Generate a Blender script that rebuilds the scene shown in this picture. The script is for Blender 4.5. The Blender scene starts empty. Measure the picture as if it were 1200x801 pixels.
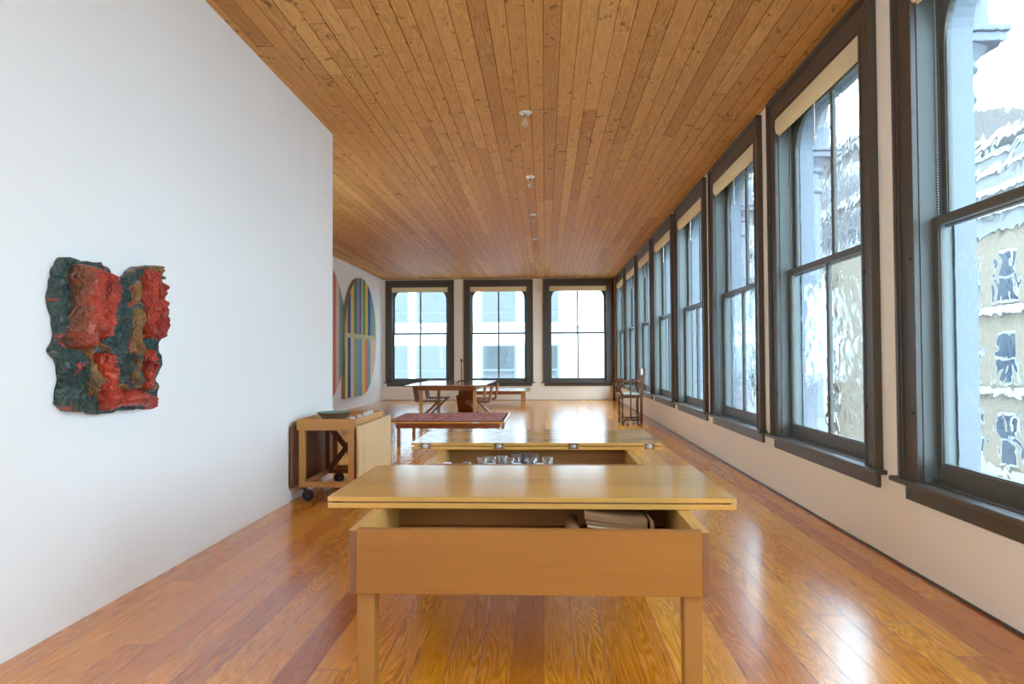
import bpy, bmesh, math, random
from math import pi, sin, cos, radians as R
from mathutils import Vector, Matrix, noise

random.seed(7)
SC = bpy.context.scene
COL = SC.collection
BASE = {}          # object name -> accumulated base location, so shapes can be given in room coordinates

# ------------------------------------------------------------------ object helpers
def tag(o, label=None, cat=None, group=None, kind=None):
    if label: o['label'] = label
    if cat: o['category'] = cat
    if group: o['group'] = group
    if kind: o['kind'] = kind
    return o

def thing(name, label, cat, loc=(0, 0, 0), rz=0.0, group=None, kind=None):
    o = bpy.data.objects.new(name, None)
    o.empty_display_size = 0.1
    COL.objects.link(o)
    o.location = loc
    o.rotation_euler = (0, 0, rz)
    BASE[o.name] = Vector(loc)
    return tag(o, label, cat, group, kind)

class MB:
    """collects shapes into one mesh"""
    def __init__(self):
        self.bm = bmesh.new()
        self.mi = 0
    def _mark(self, faces):
        for f in faces:
            f.material_index = self.mi
    def box(self, x0, x1, y0, y1, z0, z1, bevel=0.0, seg=2):
        if x1 < x0: x0, x1 = x1, x0
        if y1 < y0: y0, y1 = y1, y0
        if z1 < z0: z0, z1 = z1, z0
        bm = self.bm
        vs = [bm.verts.new(p) for p in ((x0, y0, z0), (x1, y0, z0), (x1, y1, z0), (x0, y1, z0),
                                        (x0, y0, z1), (x1, y0, z1), (x1, y1, z1), (x0, y1, z1))]
        fs = [bm.faces.new([vs[i] for i in q]) for q in
              ((0, 3, 2, 1), (4, 5, 6, 7), (0, 1, 5, 4), (1, 2, 6, 5), (2, 3, 7, 6), (3, 0, 4, 7))]
        self._mark(fs)
        if bevel > 0:
            es = list({e for f in fs for e in f.edges})
            r = bmesh.ops.bevel(bm, geom=es, offset=bevel, segments=seg, affect='EDGES', profile=0.5)
            self._mark(r['faces'])
        return self
    def prism(self, pts, axis, a, b):
        """polygon pts (2D) extruded along axis 'x','y' or 'z' from a to b"""
        def P(u, v, w):
            return {'x': (w, u, v), 'y': (u, w, v), 'z': (u, v, w)}[axis]
        bm = self.bm
        A = [bm.verts.new(P(u, v, a)) for u, v in pts]
        B = [bm.verts.new(P(u, v, b)) for u, v in pts]
        fs = [bm.faces.new(A[::-1]), bm.faces.new(B)]
        n = len(pts)
        for i in range(n):
            j = (i + 1) % n
            fs.append(bm.faces.new((A[i], A[j], B[j], B[i])))
        self._mark(fs)
        return self
    def bar(self, p, q, w, t, up=(0, 0, 1)):
        """rectangular bar from p to q, w across (horizontal), t along up"""
        p, q = Vector(p), Vector(q)
        d = (q - p).normalized()
        s = d.cross(Vector(up)).normalized() * w / 2
        u = s.cross(d).normalized() * t / 2
        bm = self.bm
        vs = [bm.verts.new(c + a * s + b * u) for c in (p, q) for a, b in ((-1, -1), (1, -1), (1, 1), (-1, 1))]
        fs = [bm.faces.new([vs[i] for i in f]) for f in
              ((0, 1, 2, 3), (7, 6, 5, 4), (0, 4, 5, 1), (1, 5, 6, 2), (2, 6, 7, 3), (3, 7, 4, 0))]
        self._mark(fs)
        return self
    def tube(self, pts, rad, n=10, cap=True):
        pts = [Vector(p) for p in pts]
        rr = rad if isinstance(rad, (list, tuple)) else [rad] * len(pts)
        bm = self.bm
        rings = []
        ref = None
        for i, p in enumerate(pts):
            t = (pts[min(i + 1, len(pts) - 1)] - pts[max(i - 1, 0)]).normalized()
            if ref is None:
                ref = Vector((0, 0, 1)) if abs(t.z) < 0.9 else Vector((1, 0, 0))
            s = t.cross(ref).normalized()
            ref = s.cross(t).normalized()
            rings.append([bm.verts.new(p + (s * cos(2 * pi * k / n) + ref * sin(2 * pi * k / n)) * rr[i]) for k in range(n)])
        fs = []
        for A, B in zip(rings, rings[1:]):
            for k in range(n):
                fs.append(bm.faces.new((A[k], A[(k + 1) % n], B[(k + 1) % n], B[k])))
        if cap:
            fs.append(bm.faces.new(rings[0][::-1]))
            fs.append(bm.faces.new(rings[-1]))
        self._mark(fs)
        for f in fs: f.smooth = True
        return self
    def lathe(self, prof, c, n=24, axis='z', a0=0.0, a1=2 * pi):
        """prof: list of (radius, height) ; closed revolve about axis through c"""
        bm = self.bm
        c = Vector(c)
        full = abs(a1 - a0 - 2 * pi) < 1e-6
        m = n if full else n + 1
        rings = []
        for r, h in prof:
            ring = []
            for k in range(m):
                a = a0 + (a1 - a0) * k / n
                if axis == 'z': v = Vector((r * cos(a), r * sin(a), h))
                elif axis == 'x': v = Vector((h, r * cos(a), r * sin(a)))
                else: v = Vector((r * sin(a), h, r * cos(a)))
                ring.append(bm.verts.new(c + v))
            rings.append(ring)
        fs = []
        for A, B in zip(rings, rings[1:]):
            for k in range(n):
                j = (k + 1) % m
                if j == k: continue
                fs.append(bm.faces.new((A[k], A[j], B[j], B[k])))
        self._mark(fs)
        for f in fs: f.smooth = True
        return self
    def ball(self, c, r, seg=12, rings=8):
        prof = [(max(1e-4, r * sin(pi * i / rings)), -r * cos(pi * i / rings)) for i in range(rings + 1)]
        return self.lathe(prof, c, seg)
    def build(self, name, mat, parent=None, label=None, world=True, smooth=False, kind=None, auto=None):
        bm = self.bm
        bmesh.ops.remove_doubles(bm, verts=bm.verts, dist=1e-6)
        bmesh.ops.recalc_face_normals(bm, faces=bm.faces)
        if smooth:
            for f in bm.faces: f.smooth = True
        me = bpy.data.meshes.new(name)
        if parent is not None and world:
            off = BASE[parent.name]
            for v in bm.verts: v.co -= off
        bm.to_mesh(me)
        bm.free()
        o = bpy.data.objects.new(name, me)
        COL.objects.link(o)
        if parent is not None:
            o.parent = parent
            BASE[o.name] = BASE[parent.name].copy()
        else:
            BASE[o.name] = Vector((0, 0, 0))
        for m in (mat if isinstance(mat, (list, tuple)) else [mat]):
            me.materials.append(m)
        if label: o['label'] = label
        if kind: o['kind'] = kind
        return o

def copy_tree(o, parent=None):
    c = o.copy()
    COL.objects.link(c)
    if parent is not None:
        c.parent = parent
    for ch in list(o.children):
        copy_tree(ch, c)
    return c

# ------------------------------------------------------------------ material helpers
class NT:
    def __init__(self, name):
        self.m = bpy.data.materials.new(name)
        self.m.use_nodes = True
        self.t = self.m.node_tree
        self.N = self.t.nodes
        self.L = self.t.links
        self.b = self.N['Principled BSDF']
        self.out = self.N['Material Output']
    def n(self, typ, **kw):
        x = self.N.new('ShaderNode' + typ)
        for k, v in kw.items():
            if k == 'inp':
                for kk, vv in v.items(): self.put(x.inputs[kk], vv)
            else: setattr(x, k, v)
        return x
    def put(self, sock, v):
        if isinstance(v, bpy.types.NodeSocket): self.L.new(v, sock)
        else: sock.default_value = v
    def math(self, op, a, b=0.0, c=0.0):
        x = self.n('Math', operation=op)
        for i, v in enumerate((a, b, c)): self.put(x.inputs[i], v)
        return x.outputs[0]
    def mix(self, f, a, b, mode='MIX'):
        x = self.n('Mix', data_type='RGBA', blend_type=mode)
        self.put(x.inputs[0], f)
        self.put(x.inputs[6], a if not isinstance(a, tuple) else rgba(a))
        self.put(x.inputs[7], b if not isinstance(b, tuple) else rgba(b))
        return x.outputs[2]
    def ramp(self, f, stops, interp='LINEAR'):
        x = self.n('ValToRGB')
        x.color_ramp.interpolation = interp
        e = x.color_ramp.elements
        while len(e) < len(stops): e.new(0.5)
        for i, (p, c) in enumerate(stops):
            e[i].position = p
            e[i].color = rgba(c)
        self.put(x.inputs[0], f)
        return x.outputs[0]
    def comb(self, x, y, z):
        c = self.n('CombineXYZ')
        for i, v in enumerate((x, y, z)): self.put(c.inputs[i], v)
        return c.outputs[0]
    def coord(self, which='Object'):
        return self.n('TexCoord').outputs[which]
    def sep(self, v):
        s = self.n('SeparateXYZ')
        self.put(s.inputs[0], v)
        return s.outputs
    def noise(self, vec, scale, detail=3, rough=0.5, dist=0.0):
        x = self.n('TexNoise')
        self.put(x.inputs['Vector'], vec)
        x.inputs['Scale'].default_value = scale
        x.inputs['Detail'].default_value = detail
        x.inputs['Roughness'].default_value = rough
        x.inputs['Distortion'].default_value = dist
        return x.outputs['Fac']
    def bump(self, h, strength=0.2, dist=0.01):
        x = self.n('Bump')
        x.inputs['Strength'].default_value = strength
        x.inputs['Distance'].default_value = dist
        self.put(x.inputs['Height'], h)
        self.L.new(x.outputs[0], self.b.inputs['Normal'])
    def set(self, **kw):
        for k, v in kw.items():
            self.put(self.b.inputs[k.replace('_', ' ')], v if not (isinstance(v, tuple) and len(v) == 3) else rgba(v))
        return self

def lin(c):
    return c / 12.92 if c <= 0.04045 else ((c + 0.055) / 1.055) ** 2.4
def rgba(c):
    return (c[0], c[1], c[2], c[3] if len(c) > 3 else 1.0)
def S(r, g, b):
    """sRGB 0-255 -> linear"""
    return (lin(r / 255), lin(g / 255), lin(b / 255))

def plain(name, col, rough=0.5, metal=0.0, var=0.08, scale=8.0, spec=0.5, bump=0.0):
    t = NT(name)
    v = t.noise(t.coord(), scale, 4)
    dark = tuple(c * (1 - var) for c in col)
    light = tuple(min(1, c * (1 + var)) for c in col)
    t.set(Base_Color=t.mix(v, dark, light), Roughness=rough, Metallic=metal)
    t.b.inputs['Specular IOR Level'].default_value = spec
    if bump: t.bump(t.noise(t.coord(), scale * 12, 3), bump, 0.004)
    return t.m

def planks(name, width, length, cols, seam, rough, knots, gloss_var=0.08, grain=0.5, seamw=0.03, spec=0.5, seed=0.0, arcs=0.5):
    """boards running along Y, indexed along X"""
    t = NT(name)
    x, y, z = t.sep(t.coord())[:3]
    u = t.math('DIVIDE', t.math('ADD', x, 50.0 + seed), width)
    i = t.math('FLOOR', u)
    fu = t.math('FRACT', u)
    wn = t.n('TexWhiteNoise', noise_dimensions='1D')
    t.put(wn.inputs['W'], i)
    off = t.math('MULTIPLY', wn.outputs['Value'], 17.3)
    v = t.math('ADD', t.math('DIVIDE', t.math('ADD', y, 50.0), length), off)
    j = t.math('FLOOR', v)
    fv = t.math('FRACT', v)
    w2 = t.n('TexWhiteNoise', noise_dimensions='2D')
    t.put(w2.inputs['Vector'], t.comb(i, j, 0.0))
    rnd = w2.outputs['Value']
    rcol = w2.outputs['Color']
    r2 = t.sep(rcol)[1]
    # grain: stretched noise plus cathedral bands
    gx = t.math('ADD', t.math('MULTIPLY', x, 1.0), t.math('MULTIPLY', rnd, 31.0))
    vec = t.comb(t.math('MULTIPLY', gx, 26.0), t.math('MULTIPLY', y, 1.1), t.math('MULTIPLY', rnd, 50.0))
    fine = t.noise(vec, 3.0, 5, 0.6)
    vec2 = t.comb(t.math('MULTIPLY', gx, 6.0), t.math('MULTIPLY', y, 0.42), t.math('MULTIPLY', rnd, 80.0))
    big = t.noise(vec2, 1.0, 3, 0.5, 0.3)
    rings = t.math('FRACT', t.math('MULTIPLY', big, 30.0))
    rings = t.math('ABSOLUTE', t.math('SUBTRACT', rings, 0.5))
    rings = t.math('MULTIPLY', rings, 2.0)
    base = t.ramp(rnd, [(k / (len(cols) - 1), c) for k, c in enumerate(cols)])
    g1 = t.math('MULTIPLY', t.math('SUBTRACT', fine, 0.5), grain * 1.6)
    g2 = t.math('MULTIPLY', t.math('SUBTRACT', rings, 0.55), t.math('MULTIPLY', t.math('ADD', 0.25, r2), grain * arcs))
    val = t.math('ADD', 1.0, t.math('ADD', g1, g2))
    hs = t.n('HueSaturation')
    t.put(hs.inputs['Color'], base)
    t.put(hs.inputs['Value'], val)
    t.put(hs.inputs['Saturation'], t.math('SUBTRACT', 1.12, t.math('MULTIPLY', val, 0.1)))
    c = hs.outputs[0]
    if knots:
        vo = t.n('TexVoronoi', feature='F1')
        t.put(vo.inputs['Vector'], t.comb(t.math('ADD', t.math('MULTIPLY', x, 1.6), t.math('MULTIPLY', rnd, 9.0)), t.math('MULTIPLY', y, 0.75), t.math('MULTIPLY', i, 0.37)))
        vo.inputs['Scale'].default_value = knots
        d = t.math('ADD', vo.outputs['Distance'], t.math('MULTIPLY', t.math('SUBTRACT', fine, 0.5), 0.06))
        k = t.n('MapRange', inp={'From Min': 0.03, 'From Max': 0.19, 'To Min': 1.0, 'To Max': 0.0})
        t.put(k.inputs['Value'], d)
        t.put(k.inputs['From Max'], t.math('ADD', 0.06, t.math('MULTIPLY', t.sep(vo.outputs['Color'])[1], 0.13)))
        sel = t.math('GREATER_THAN', t.sep(vo.outputs['Color'])[0], 0.35)
        kf = t.math('MULTIPLY', t.math('MULTIPLY', k.outputs[0], sel), 0.85)
        c = t.mix(kf, c, tuple(s * 0.9 for s in seam))
        # dark flares running out from the knots
        vec3 = t.comb(t.math('MULTIPLY', gx, 9.0), t.math('MULTIPLY', y, 8.0), t.math('MULTIPLY', rnd, 33.0))
        fl = t.noise(vec3, 0.9, 2, 0.5, 0.8)
        flm = t.n('MapRange', inp={'From Min': 0.63, 'From Max': 0.73, 'To Min': 0.0, 'To Max': 0.75})
        t.put(flm.inputs['Value'], fl)
        c = t.mix(flm.outputs[0], c, tuple(s * 1.6 for s in seam))
    # seams
    e1 = t.math('MINIMUM', fu, t.math('SUBTRACT', 1.0, fu))
    s1 = t.math('LESS_THAN', e1, t.math('MULTIPLY', seamw, t.math('ADD', 0.35, r2)))
    e2 = t.math('MINIMUM', fv, t.math('SUBTRACT', 1.0, fv))
    s2 = t.math('LESS_THAN', e2, 0.0028 / length)
    sm = t.math('MAXIMUM', s1, s2)
    c = t.mix(t.math('MULTIPLY', sm, 0.85), c, seam)
    t.set(Base_Color=c)
    rv = t.math('ADD', rough, t.math('MULTIPLY', t.math('SUBTRACT', fine, 0.5), gloss_var * 2))
    t.put(t.b.inputs['Roughness'], t.math('ADD', rv, t.math('MULTIPLY', sm, 0.4)))
    t.b.inputs['Specular IOR Level'].default_value = spec
    if not knots:
        t.b.inputs['Coat Weight'].default_value = 0.35
        t.b.inputs['Coat Roughness'].default_value = 0.17
    h = t.math('SUBTRACT', t.math('MULTIPLY', fine, 0.15), sm)
    t.bump(h, 0.25 if knots else 0.10, 0.003)
    return t.m

def wood(name, col, axis='x', var=0.16, rough=0.25, grain=1.0, spec=0.5, board=0.0):
    t = NT(name)
    x, y, z = t.sep(t.coord())[:3]
    st = 1.3
    m = {'x': (st, 22, 22), 'y': (22, st, 22), 'z': (22, 22, st)}[axis]
    oi = t.n('ObjectInfo').outputs['Random']
    vec = t.comb(t.math('ADD', t.math('MULTIPLY', x, m[0]), t.math('MULTIPLY', oi, 40.0)), t.math('MULTIPLY', y, m[1]), t.math('MULTIPLY', z, m[2]))
    fine = t.noise(vec, 2.2 * grain, 5, 0.6, 0.4)
    vec2 = t.comb(t.math('MULTIPLY', x, m[0] * 0.4), t.math('MULTIPLY', y, m[1] * 0.2), t.math('MULTIPLY', z, m[2] * 0.2))
    soft = t.noise(vec2, 1.6, 3, 0.5)
    f = t.math('ADD', t.math('MULTIPLY', fine, 0.45), t.math('MULTIPLY', soft, 0.55))
    dark = tuple(c * (1 - var * 1.7) for c in col)
    light = tuple(min(1, c * (1 + var)) for c in col)
    c = t.ramp(f, [(0.3, dark), (0.5, col), (0.72, light)])
    if board:
        a = {'x': y, 'y': x, 'z': x}[axis]
        wn = t.n('TexWhiteNoise', noise_dimensions='1D')
        t.put(wn.inputs['W'], t.math('FLOOR', t.math('DIVIDE', t.math('ADD', a, 20.0), board)))
        k = t.math('ADD', 0.9, t.math('MULTIPLY', wn.outputs['Value'], 0.2))
        hs = t.n('HueSaturation')
        t.put(hs.inputs['Color'], c)
        t.put(hs.inputs['Value'], k)
        c = hs.outputs[0]
    t.set(Base_Color=c)
    t.put(t.b.inputs['Roughness'], t.math('ADD', rough, t.math('MULTIPLY', t.math('SUBTRACT', fine, 0.5), 0.06)))
    t.b.inputs['Specular IOR Level'].default_value = spec
    t.bump(fine, 0.04, 0.002)
    return t.m

def glass_pane(name, tint=(0.97, 0.99, 1.0), wavy=0.0):
    t = NT(name)
    t.N.remove(t.b)
    tr = t.n('BsdfTransparent')
    tr.inputs[0].default_value = rgba(tint)
    gl = t.n('BsdfGlossy')
    gl.inputs['Roughness'].default_value = 0.02
    fr = t.n('Fresnel')
    fr.inputs['IOR'].default_value = 1.35
    bp_ = t.n('Bump')
    bp_.inputs['Strength'].default_value = 0.3
    bp_.inputs['Distance'].default_value = 0.01
    t.put(bp_.inputs['Height'], t.noise(t.coord(), 6.0, 2))
    t.L.new(bp_.outputs[0], gl.inputs['Normal'])
    mx = t.n('MixShader')
    t.put(mx.inputs[0], t.math('MULTIPLY', fr.outputs[0], 0.6))
    t.L.new(tr.outputs[0], mx.inputs[1])
    t.L.new(gl.outputs[0], mx.inputs[2])
    t.L.new(mx.outputs[0], t.out.inputs[0])
    return t.m

def old_glass(name, amp=0.12, sc=11.0):
    """a solid slab of old drawn glass with uneven faces"""
    t = NT(name)
    t.N.remove(t.b)
    g = t.n('BsdfGlass')
    g.inputs['Roughness'].default_value = 0.0
    g.inputs['IOR'].default_value = 1.45
    g.inputs['Color'].default_value = (0.98, 0.99, 1, 1)
    b = t.n('Bump')
    b.inputs['Strength'].default_value = 1.0
    b.inputs['Distance'].default_value = 0.01
    n1 = t.noise(t.coord(), sc, 1, 0.4, 0.5)
    t.put(b.inputs['Height'], t.math('MULTIPLY', n1, amp))
    t.L.new(b.outputs[0], g.inputs['Normal'])
    t.L.new(g.outputs[0], t.out.inputs[0])
    return t.m

def clear_glass(name, rough=0.0):
    t = NT(name)
    t.set(Base_Color=(1, 1, 1), Roughness=rough)
    t.b.inputs['Transmission Weight'].default_value = 1.0
    t.b.inputs['IOR'].default_value = 1.3
    return t.m

def thin_glass(name):
    t = NT(name)
    t.N.remove(t.b)
    tr = t.n('BsdfTransparent')
    tr.inputs[0].default_value = (0.93, 0.94, 0.94, 1)
    gl = t.n('BsdfGlossy')
    gl.inputs['Roughness'].default_value = 0.05
    lw = t.n('LayerWeight')
    lw.inputs['Blend'].default_value = 0.35
    df = t.n('BsdfDiffuse')
    df.inputs[0].default_value = (0.8, 0.8, 0.8, 1)
    m0 = t.n('MixShader')
    m0.inputs[0].default_value = 0.5
    t.L.new(gl.outputs[0], m0.inputs[1])
    t.L.new(df.outputs[0], m0.inputs[2])
    mx = t.n('MixShader')
    t.put(mx.inputs[0], t.math('ADD', 0.1, t.math('MULTIPLY', lw.outputs['Facing'], 0.6)))
    t.L.new(tr.outputs[0], mx.inputs[1])
    t.L.new(m0.outputs[0], mx.inputs[2])
    t.L.new(mx.outputs[0], t.out.inputs[0])
    return t.m

def vcol_mat(name, rough=0.35, bump=0.5, bscale=60):
    t = NT(name)
    a = t.n('Attribute', attribute_name='Paint')
    nz = t.noise(t.coord(), bscale, 4, 0.6)
    hs = t.n('HueSaturation')
    t.put(hs.inputs['Color'], a.outputs['Color'])
    t.put(hs.inputs['Value'], t.math('ADD', 0.6, t.math('MULTIPLY', nz, 0.8)))
    vo = t.n('TexVoronoi', feature='DISTANCE_TO_EDGE')
    t.put(vo.inputs['Vector'], t.coord())
    vo.inputs['Scale'].default_value = 30
    wr = t.math('ABSOLUTE', t.math('SUBTRACT', t.noise(t.coord(), 16.0, 4, 0.55, 0.6), 0.5))
    hh = t.math('ADD', t.math('MULTIPLY', nz, 0.45), t.math('MULTIPLY', t.math('MINIMUM', wr, 0.12), 5.0))
    t.set(Base_Color=hs.outputs[0], Roughness=rough)
    t.bump(hh, bump, 0.02)
    return t.m

def rug_mat(name):
    t = NT(name)
    x, y, z = t.sep(t.coord())[:3]
    vo = t.n('TexVoronoi', feature='F1', distance='MANHATTAN')
    t.put(vo.inputs['Vector'], t.comb(t.math('MULTIPLY', x, 1.0), t.math('MULTIPLY', y, 1.0), 0.0))
    vo.inputs['Scale'].default_value = 16
    a = t.noise(t.comb(t.math('MULTIPLY', x, 40.0), t.math('MULTIPLY', y, 40.0), 0.0), 1.0, 2)
    c = t.ramp(t.sep(vo.outputs['Color'])[0], [(0.0, S(150, 78, 72)), (0.3, S(186, 112, 102)), (0.55, S(118, 82, 88)), (0.75, S(200, 138, 124)), (1.0, S(88, 66, 76))], 'CONSTANT')
    c = t.mix(t.math('MULTIPLY', a, 0.6), c, S(172, 110, 102))
    e = t.math('LESS_THAN', t.math('ABSOLUTE', t.math('SUBTRACT', y, 0.06)), 0.018)
    t.set(Base_Color=c, Roughness=0.95)
    t.b.inputs['Specular IOR Level'].default_value = 0.1
    t.bump(a, 0.4, 0.006)
    return t.m

M = {}
M['floor'] = planks('floor boards', 0.142, 5.2,
                    [S(178, 92, 28), S(220, 132, 38), S(230, 146, 44), S(198, 110, 32), S(238, 158, 52), S(212, 122, 34)],
                    S(80, 48, 28), 0.25, 0.0, 0.03, 0.36, 0.013, 0.5, 0.0, 1.6)
M['ceiling'] = planks('ceiling boards', 0.139, 4.2,
                      [S(196, 140, 80), S(216, 162, 94), S(206, 150, 86), S(224, 172, 104), S(188, 132, 74)],
                      S(74, 40, 20), 0.6, 7.0, 0.05, 0.40, 0.026, 0.18, 3.1, 0.8)
def plaster(name, col):
    t = NT(name)
    a = t.noise(t.coord(), 1.2, 3)
    c = t.mix(a, tuple(k * 0.97 for k in col), tuple(min(1, k * 1.02) for k in col))
    t.set(Base_Color=c, Roughness=0.75)
    t.b.inputs['Specular IOR Level'].default_value = 0.25
    t.bump(t.noise(t.coord(), 120, 3), 0.06, 0.002)
    return t.m
M['wall'] = plaster('white plaster', S(242, 240, 236))
M['wall_w'] = plaster('warm white plaster', S(250, 241, 222))
M['casing'] = plain('dark olive paint', S(72, 64, 55), 0.42, 0, 0.06, 5)
M['jamb'] = plain('grey green paint', S(96, 102, 98), 0.45, 0, 0.05, 5)
M['sash'] = plain('sash paint', S(80, 78, 70), 0.4, 0, 0.05, 5)
M['iron'] = plain('pale blue facade paint', S(108, 114, 122), 0.6, 0, 0.05, 4)
def blind_mat():
    t = NT('cream blind')
    v = t.noise(t.coord(), 6.0, 3)
    t.set(Base_Color=t.mix(v, S(250, 232, 188), S(255, 242, 204)), Roughness=0.75)
    tl = t.n('BsdfTranslucent')
    tl.inputs[0].default_value = rgba(S(246, 222, 170))
    mx = t.n('MixShader')
    mx.inputs[0].default_value = 0.3
    t.L.new(t.b.outputs[0], mx.inputs[1]); t.L.new(tl.outputs[0], mx.inputs[2])
    t.L.new(mx.outputs[0], t.out.inputs[0])
    return t.m
M['blind'] = blind_mat()
M['cord'] = plain('white cord', S(235, 235, 230), 0.5, 0, 0.02)
M['pane'] = glass_pane('window glass')
M['oldpane'] = old_glass('uneven window glass', 0.26, 8.0)
M['oldpane_fine'] = old_glass('slightly uneven window glass', 0.03, 7.0)
M['maple'] = wood('maple along x', S(214, 156, 76), 'x', 0.10, 0.15, 0.8, 0.6, 0.118)
M['maple_p'] = wood('shaded maple panel', S(152, 94, 38), 'x', 0.12, 0.35, 0.8, 0.35)  # darker than the lid maple, shade on the panels put into the colour
M['maple_y'] = wood('maple along y', S(208, 152, 78), 'y', 0.10, 0.3)
M['maple_z'] = wood('shaded maple upright', S(160, 104, 46), 'z', 0.10, 0.35)  # maple darkened too, standing in for shade on the legs
M['endgrain'] = wood('end grain', S(124, 76, 42), 'z', 0.12, 0.5)
M['inside'] = wood('box inside', S(168, 114, 62), 'x', 0.10, 0.5, 0.8, 0.2)
M['cart'] = wood('cart birch', S(200, 144, 78), 'y', 0.14, 0.4)
M['cart_x'] = wood('cart birch across', S(190, 130, 66), 'x', 0.12, 0.4)
M['cart_z'] = wood('cart birch upright', S(190, 130, 66), 'z', 0.12, 0.4)
M['leaf'] = wood('birch ply', S(226, 186, 130), 'z', 0.10, 0.4)
M['brace'] = wood('brown brace', S(112, 66, 36), 'x', 0.14, 0.45)
M['mahog'] = wood('mahogany x', S(148, 82, 38), 'x', 0.14, 0.3)
M['mahog_z'] = wood('mahogany z', S(134, 78, 44), 'z', 0.14, 0.3)
M['tabletop'] = wood('dining top', S(152, 100, 62), 'y', 0.10, 0.12, 0.8, 0.6, 0.16)
M['zig'] = wood('zigzag wood', S(134, 70, 28), 'y', 0.16, 0.5, 1.0, 0.3)
M['oak'] = wood('old oak', S(92, 50, 24), 'z', 0.18, 0.5, 1.0, 0.3)
M['benchtop'] = wood('bench top', S(196, 146, 92), 'x', 0.1, 0.25)
M['black'] = plain('black rubber', S(24, 24, 25), 0.6, 0, 0.05)
M['blackiron'] = plain('black iron', S(34, 34, 34), 0.5, 0.6, 0.1)
M['verd'] = plain('dark green iron', S(58, 66, 60), 0.4, 0.6, 0.15, 20)
M['steel'] = plain('bright steel', S(205, 208, 210), 0.3, 0.9, 0.05)
M['gunmetal'] = plain('dark hinge plate', S(92, 94, 92), 0.38, 0.8, 0.08)
M['ceram'] = plain('white porcelain', S(232, 228, 220), 0.3, 0, 0.02)
M['cup'] = plain('glazed white cups', S(225, 225, 222), 0.25, 0, 0.05)
M['brass'] = plain('brass', S(170, 130, 70), 0.35, 0.9, 0.05)
M['bulb'] = thin_glass('bulb glass')
M['glass'] = thin_glass('drinking glass')
M['paper'] = plain('paper in lid shade', S(136, 98, 66), 0.9, 0, 0.08, 20, 0.1)  # brown deepened for the shadow under the table lid
M['paper2'] = plain('pale paper', S(196, 164, 128), 0.9, 0, 0.05, 20, 0.1)  # lighter sheets, also browned for the lid's shadow
M['card'] = plain('white card', S(245, 246, 250), 0.8, 0, 0.02, 10, 0.1)
M['pipe'] = plain('brown pipe', S(112, 68, 40), 0.4, 0.2, 0.15, 9)
M['rug'] = rug_mat('woven rug')
M['rugedge'] = plain('rug border', S(58, 40, 44), 0.95, 0, 0.15, 40, 0.1)
M['seatpad'] = plain('pale seat sheen', S(196, 196, 188), 0.4, 0, 0.06)  # paleness is reflected light put into the seat colour
M['relief'] = vcol_mat('glossy enamel', 0.2, 0.8, 55)
M['bronze_in'] = plain('verdigris glaze', S(110, 150, 132), 0.5, 0.1, 0.15, 25)
M['bronze'] = plain('brown bronze', S(110, 94, 66), 0.45, 0.2, 0.35, 28)

# ------------------------------------------------------------------ room numbers (metres, camera over the origin)
H = 1.35
XL, XR, XF = -2.43, 2.295, -5.30          # near left wall, right wall, far left wall
YB, YC, YE = -3.2, 7.90, 22.644           # behind camera, left corner, end wall
ZC = 3.934
WW = 2.243                                # window casing width
W_ = 0.200                                # casing board
UO0, UO1 = W_, WW - W_                    # opening
ZS, ZT = 0.585, 3.69                      # opening bottom / top
side_far = [2.353 + 2.5465 * k + WW for k in range(-1, 8)]   # far edge Y of each right-hand window
end_left = [-5.2033 + 2.567 * k for k in range(3)]

def struct(mb, name, mat, label):
    o = mb.build(name, mat)
    return tag(o, label, name.split('_')[0], None, 'structure')

m = MB(); m.box(XF - 0.2, XR + 0.2, YC - 0.15, YE + 0.2, -0.15, 0.0); m.box(XL - 0.15, XR + 0.2, YB - 0.2, YC - 0.15, -0.15, 0.0)
struct(m, 'floor', M['floor'], 'glossy reddish pine plank floor')
m = MB(); m.box(XF - 0.2, XR + 0.2, YC - 0.15, YE + 0.2, ZC, ZC + 0.2); m.box(XL - 0.15, XR + 0.2, YB - 0.2, YC - 0.15, ZC, ZC + 0.2)
struct(m, 'ceiling', M['ceiling'], 'knotty pine board ceiling')
m = MB(); m.box(XL - 0.15, XL, -0.55, YC, 0, ZC); m.box(XL - 0.15, XL, YB, -0.55, 0, 0.4); m.box(XL - 0.15, XL, YB, -0.55, 3.7, ZC); m.box(XL - 0.15, XL, YB, -1.9, 0.4, 3.7); m.box(XF, XL - 0.15, YC - 0.15, YC, 0, ZC)  # unseen opening behind the camera, added to let in sky light
struct(m, 'wall_left', M['wall'], 'white plaster wall carrying the red and green relief')
m = MB(); m.box(XF - 0.2, XF, YC - 0.15, 9.4, 0, ZC); m.box(XF - 0.2, XF, 10.6, YE, 0, ZC); m.box(XF - 0.2, XF, 9.4, 10.6, 0, 0.9); m.box(XF - 0.2, XF, 9.4, 10.6, 2.5, ZC)  # hidden opening added to bring daylight onto the right wall
struct(m, 'wall_far_left', M['wall'], 'white wall of the far bay behind the striped canvas')
m = MB()
m.box(XR, XR + 0.2, YB, YE + 0.2, 0, ZS); m.box(XR, XR + 0.2, YB, YE + 0.2, ZT, ZC)
ed = [YB]
for f in side_far: ed += [f - WW + UO0, f - UO0]
ed.append(YE + 0.2)
for a, b in zip(ed[0::2], ed[1::2]): m.box(XR, XR + 0.2, a, b, ZS, ZT)
struct(m, 'wall_right', M['wall_w'], 'cream plaster wall holding the row of tall sash windows')
m = MB()
m.box(XF - 0.2, XR, YE, YE + 0.2, 0, ZS); m.box(XF - 0.2, XR, YE, YE + 0.2, ZT, ZC)
ed = [XF - 0.2]
for f in end_left: ed += [f + UO0, f + UO1]
ed.append(XR)
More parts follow.
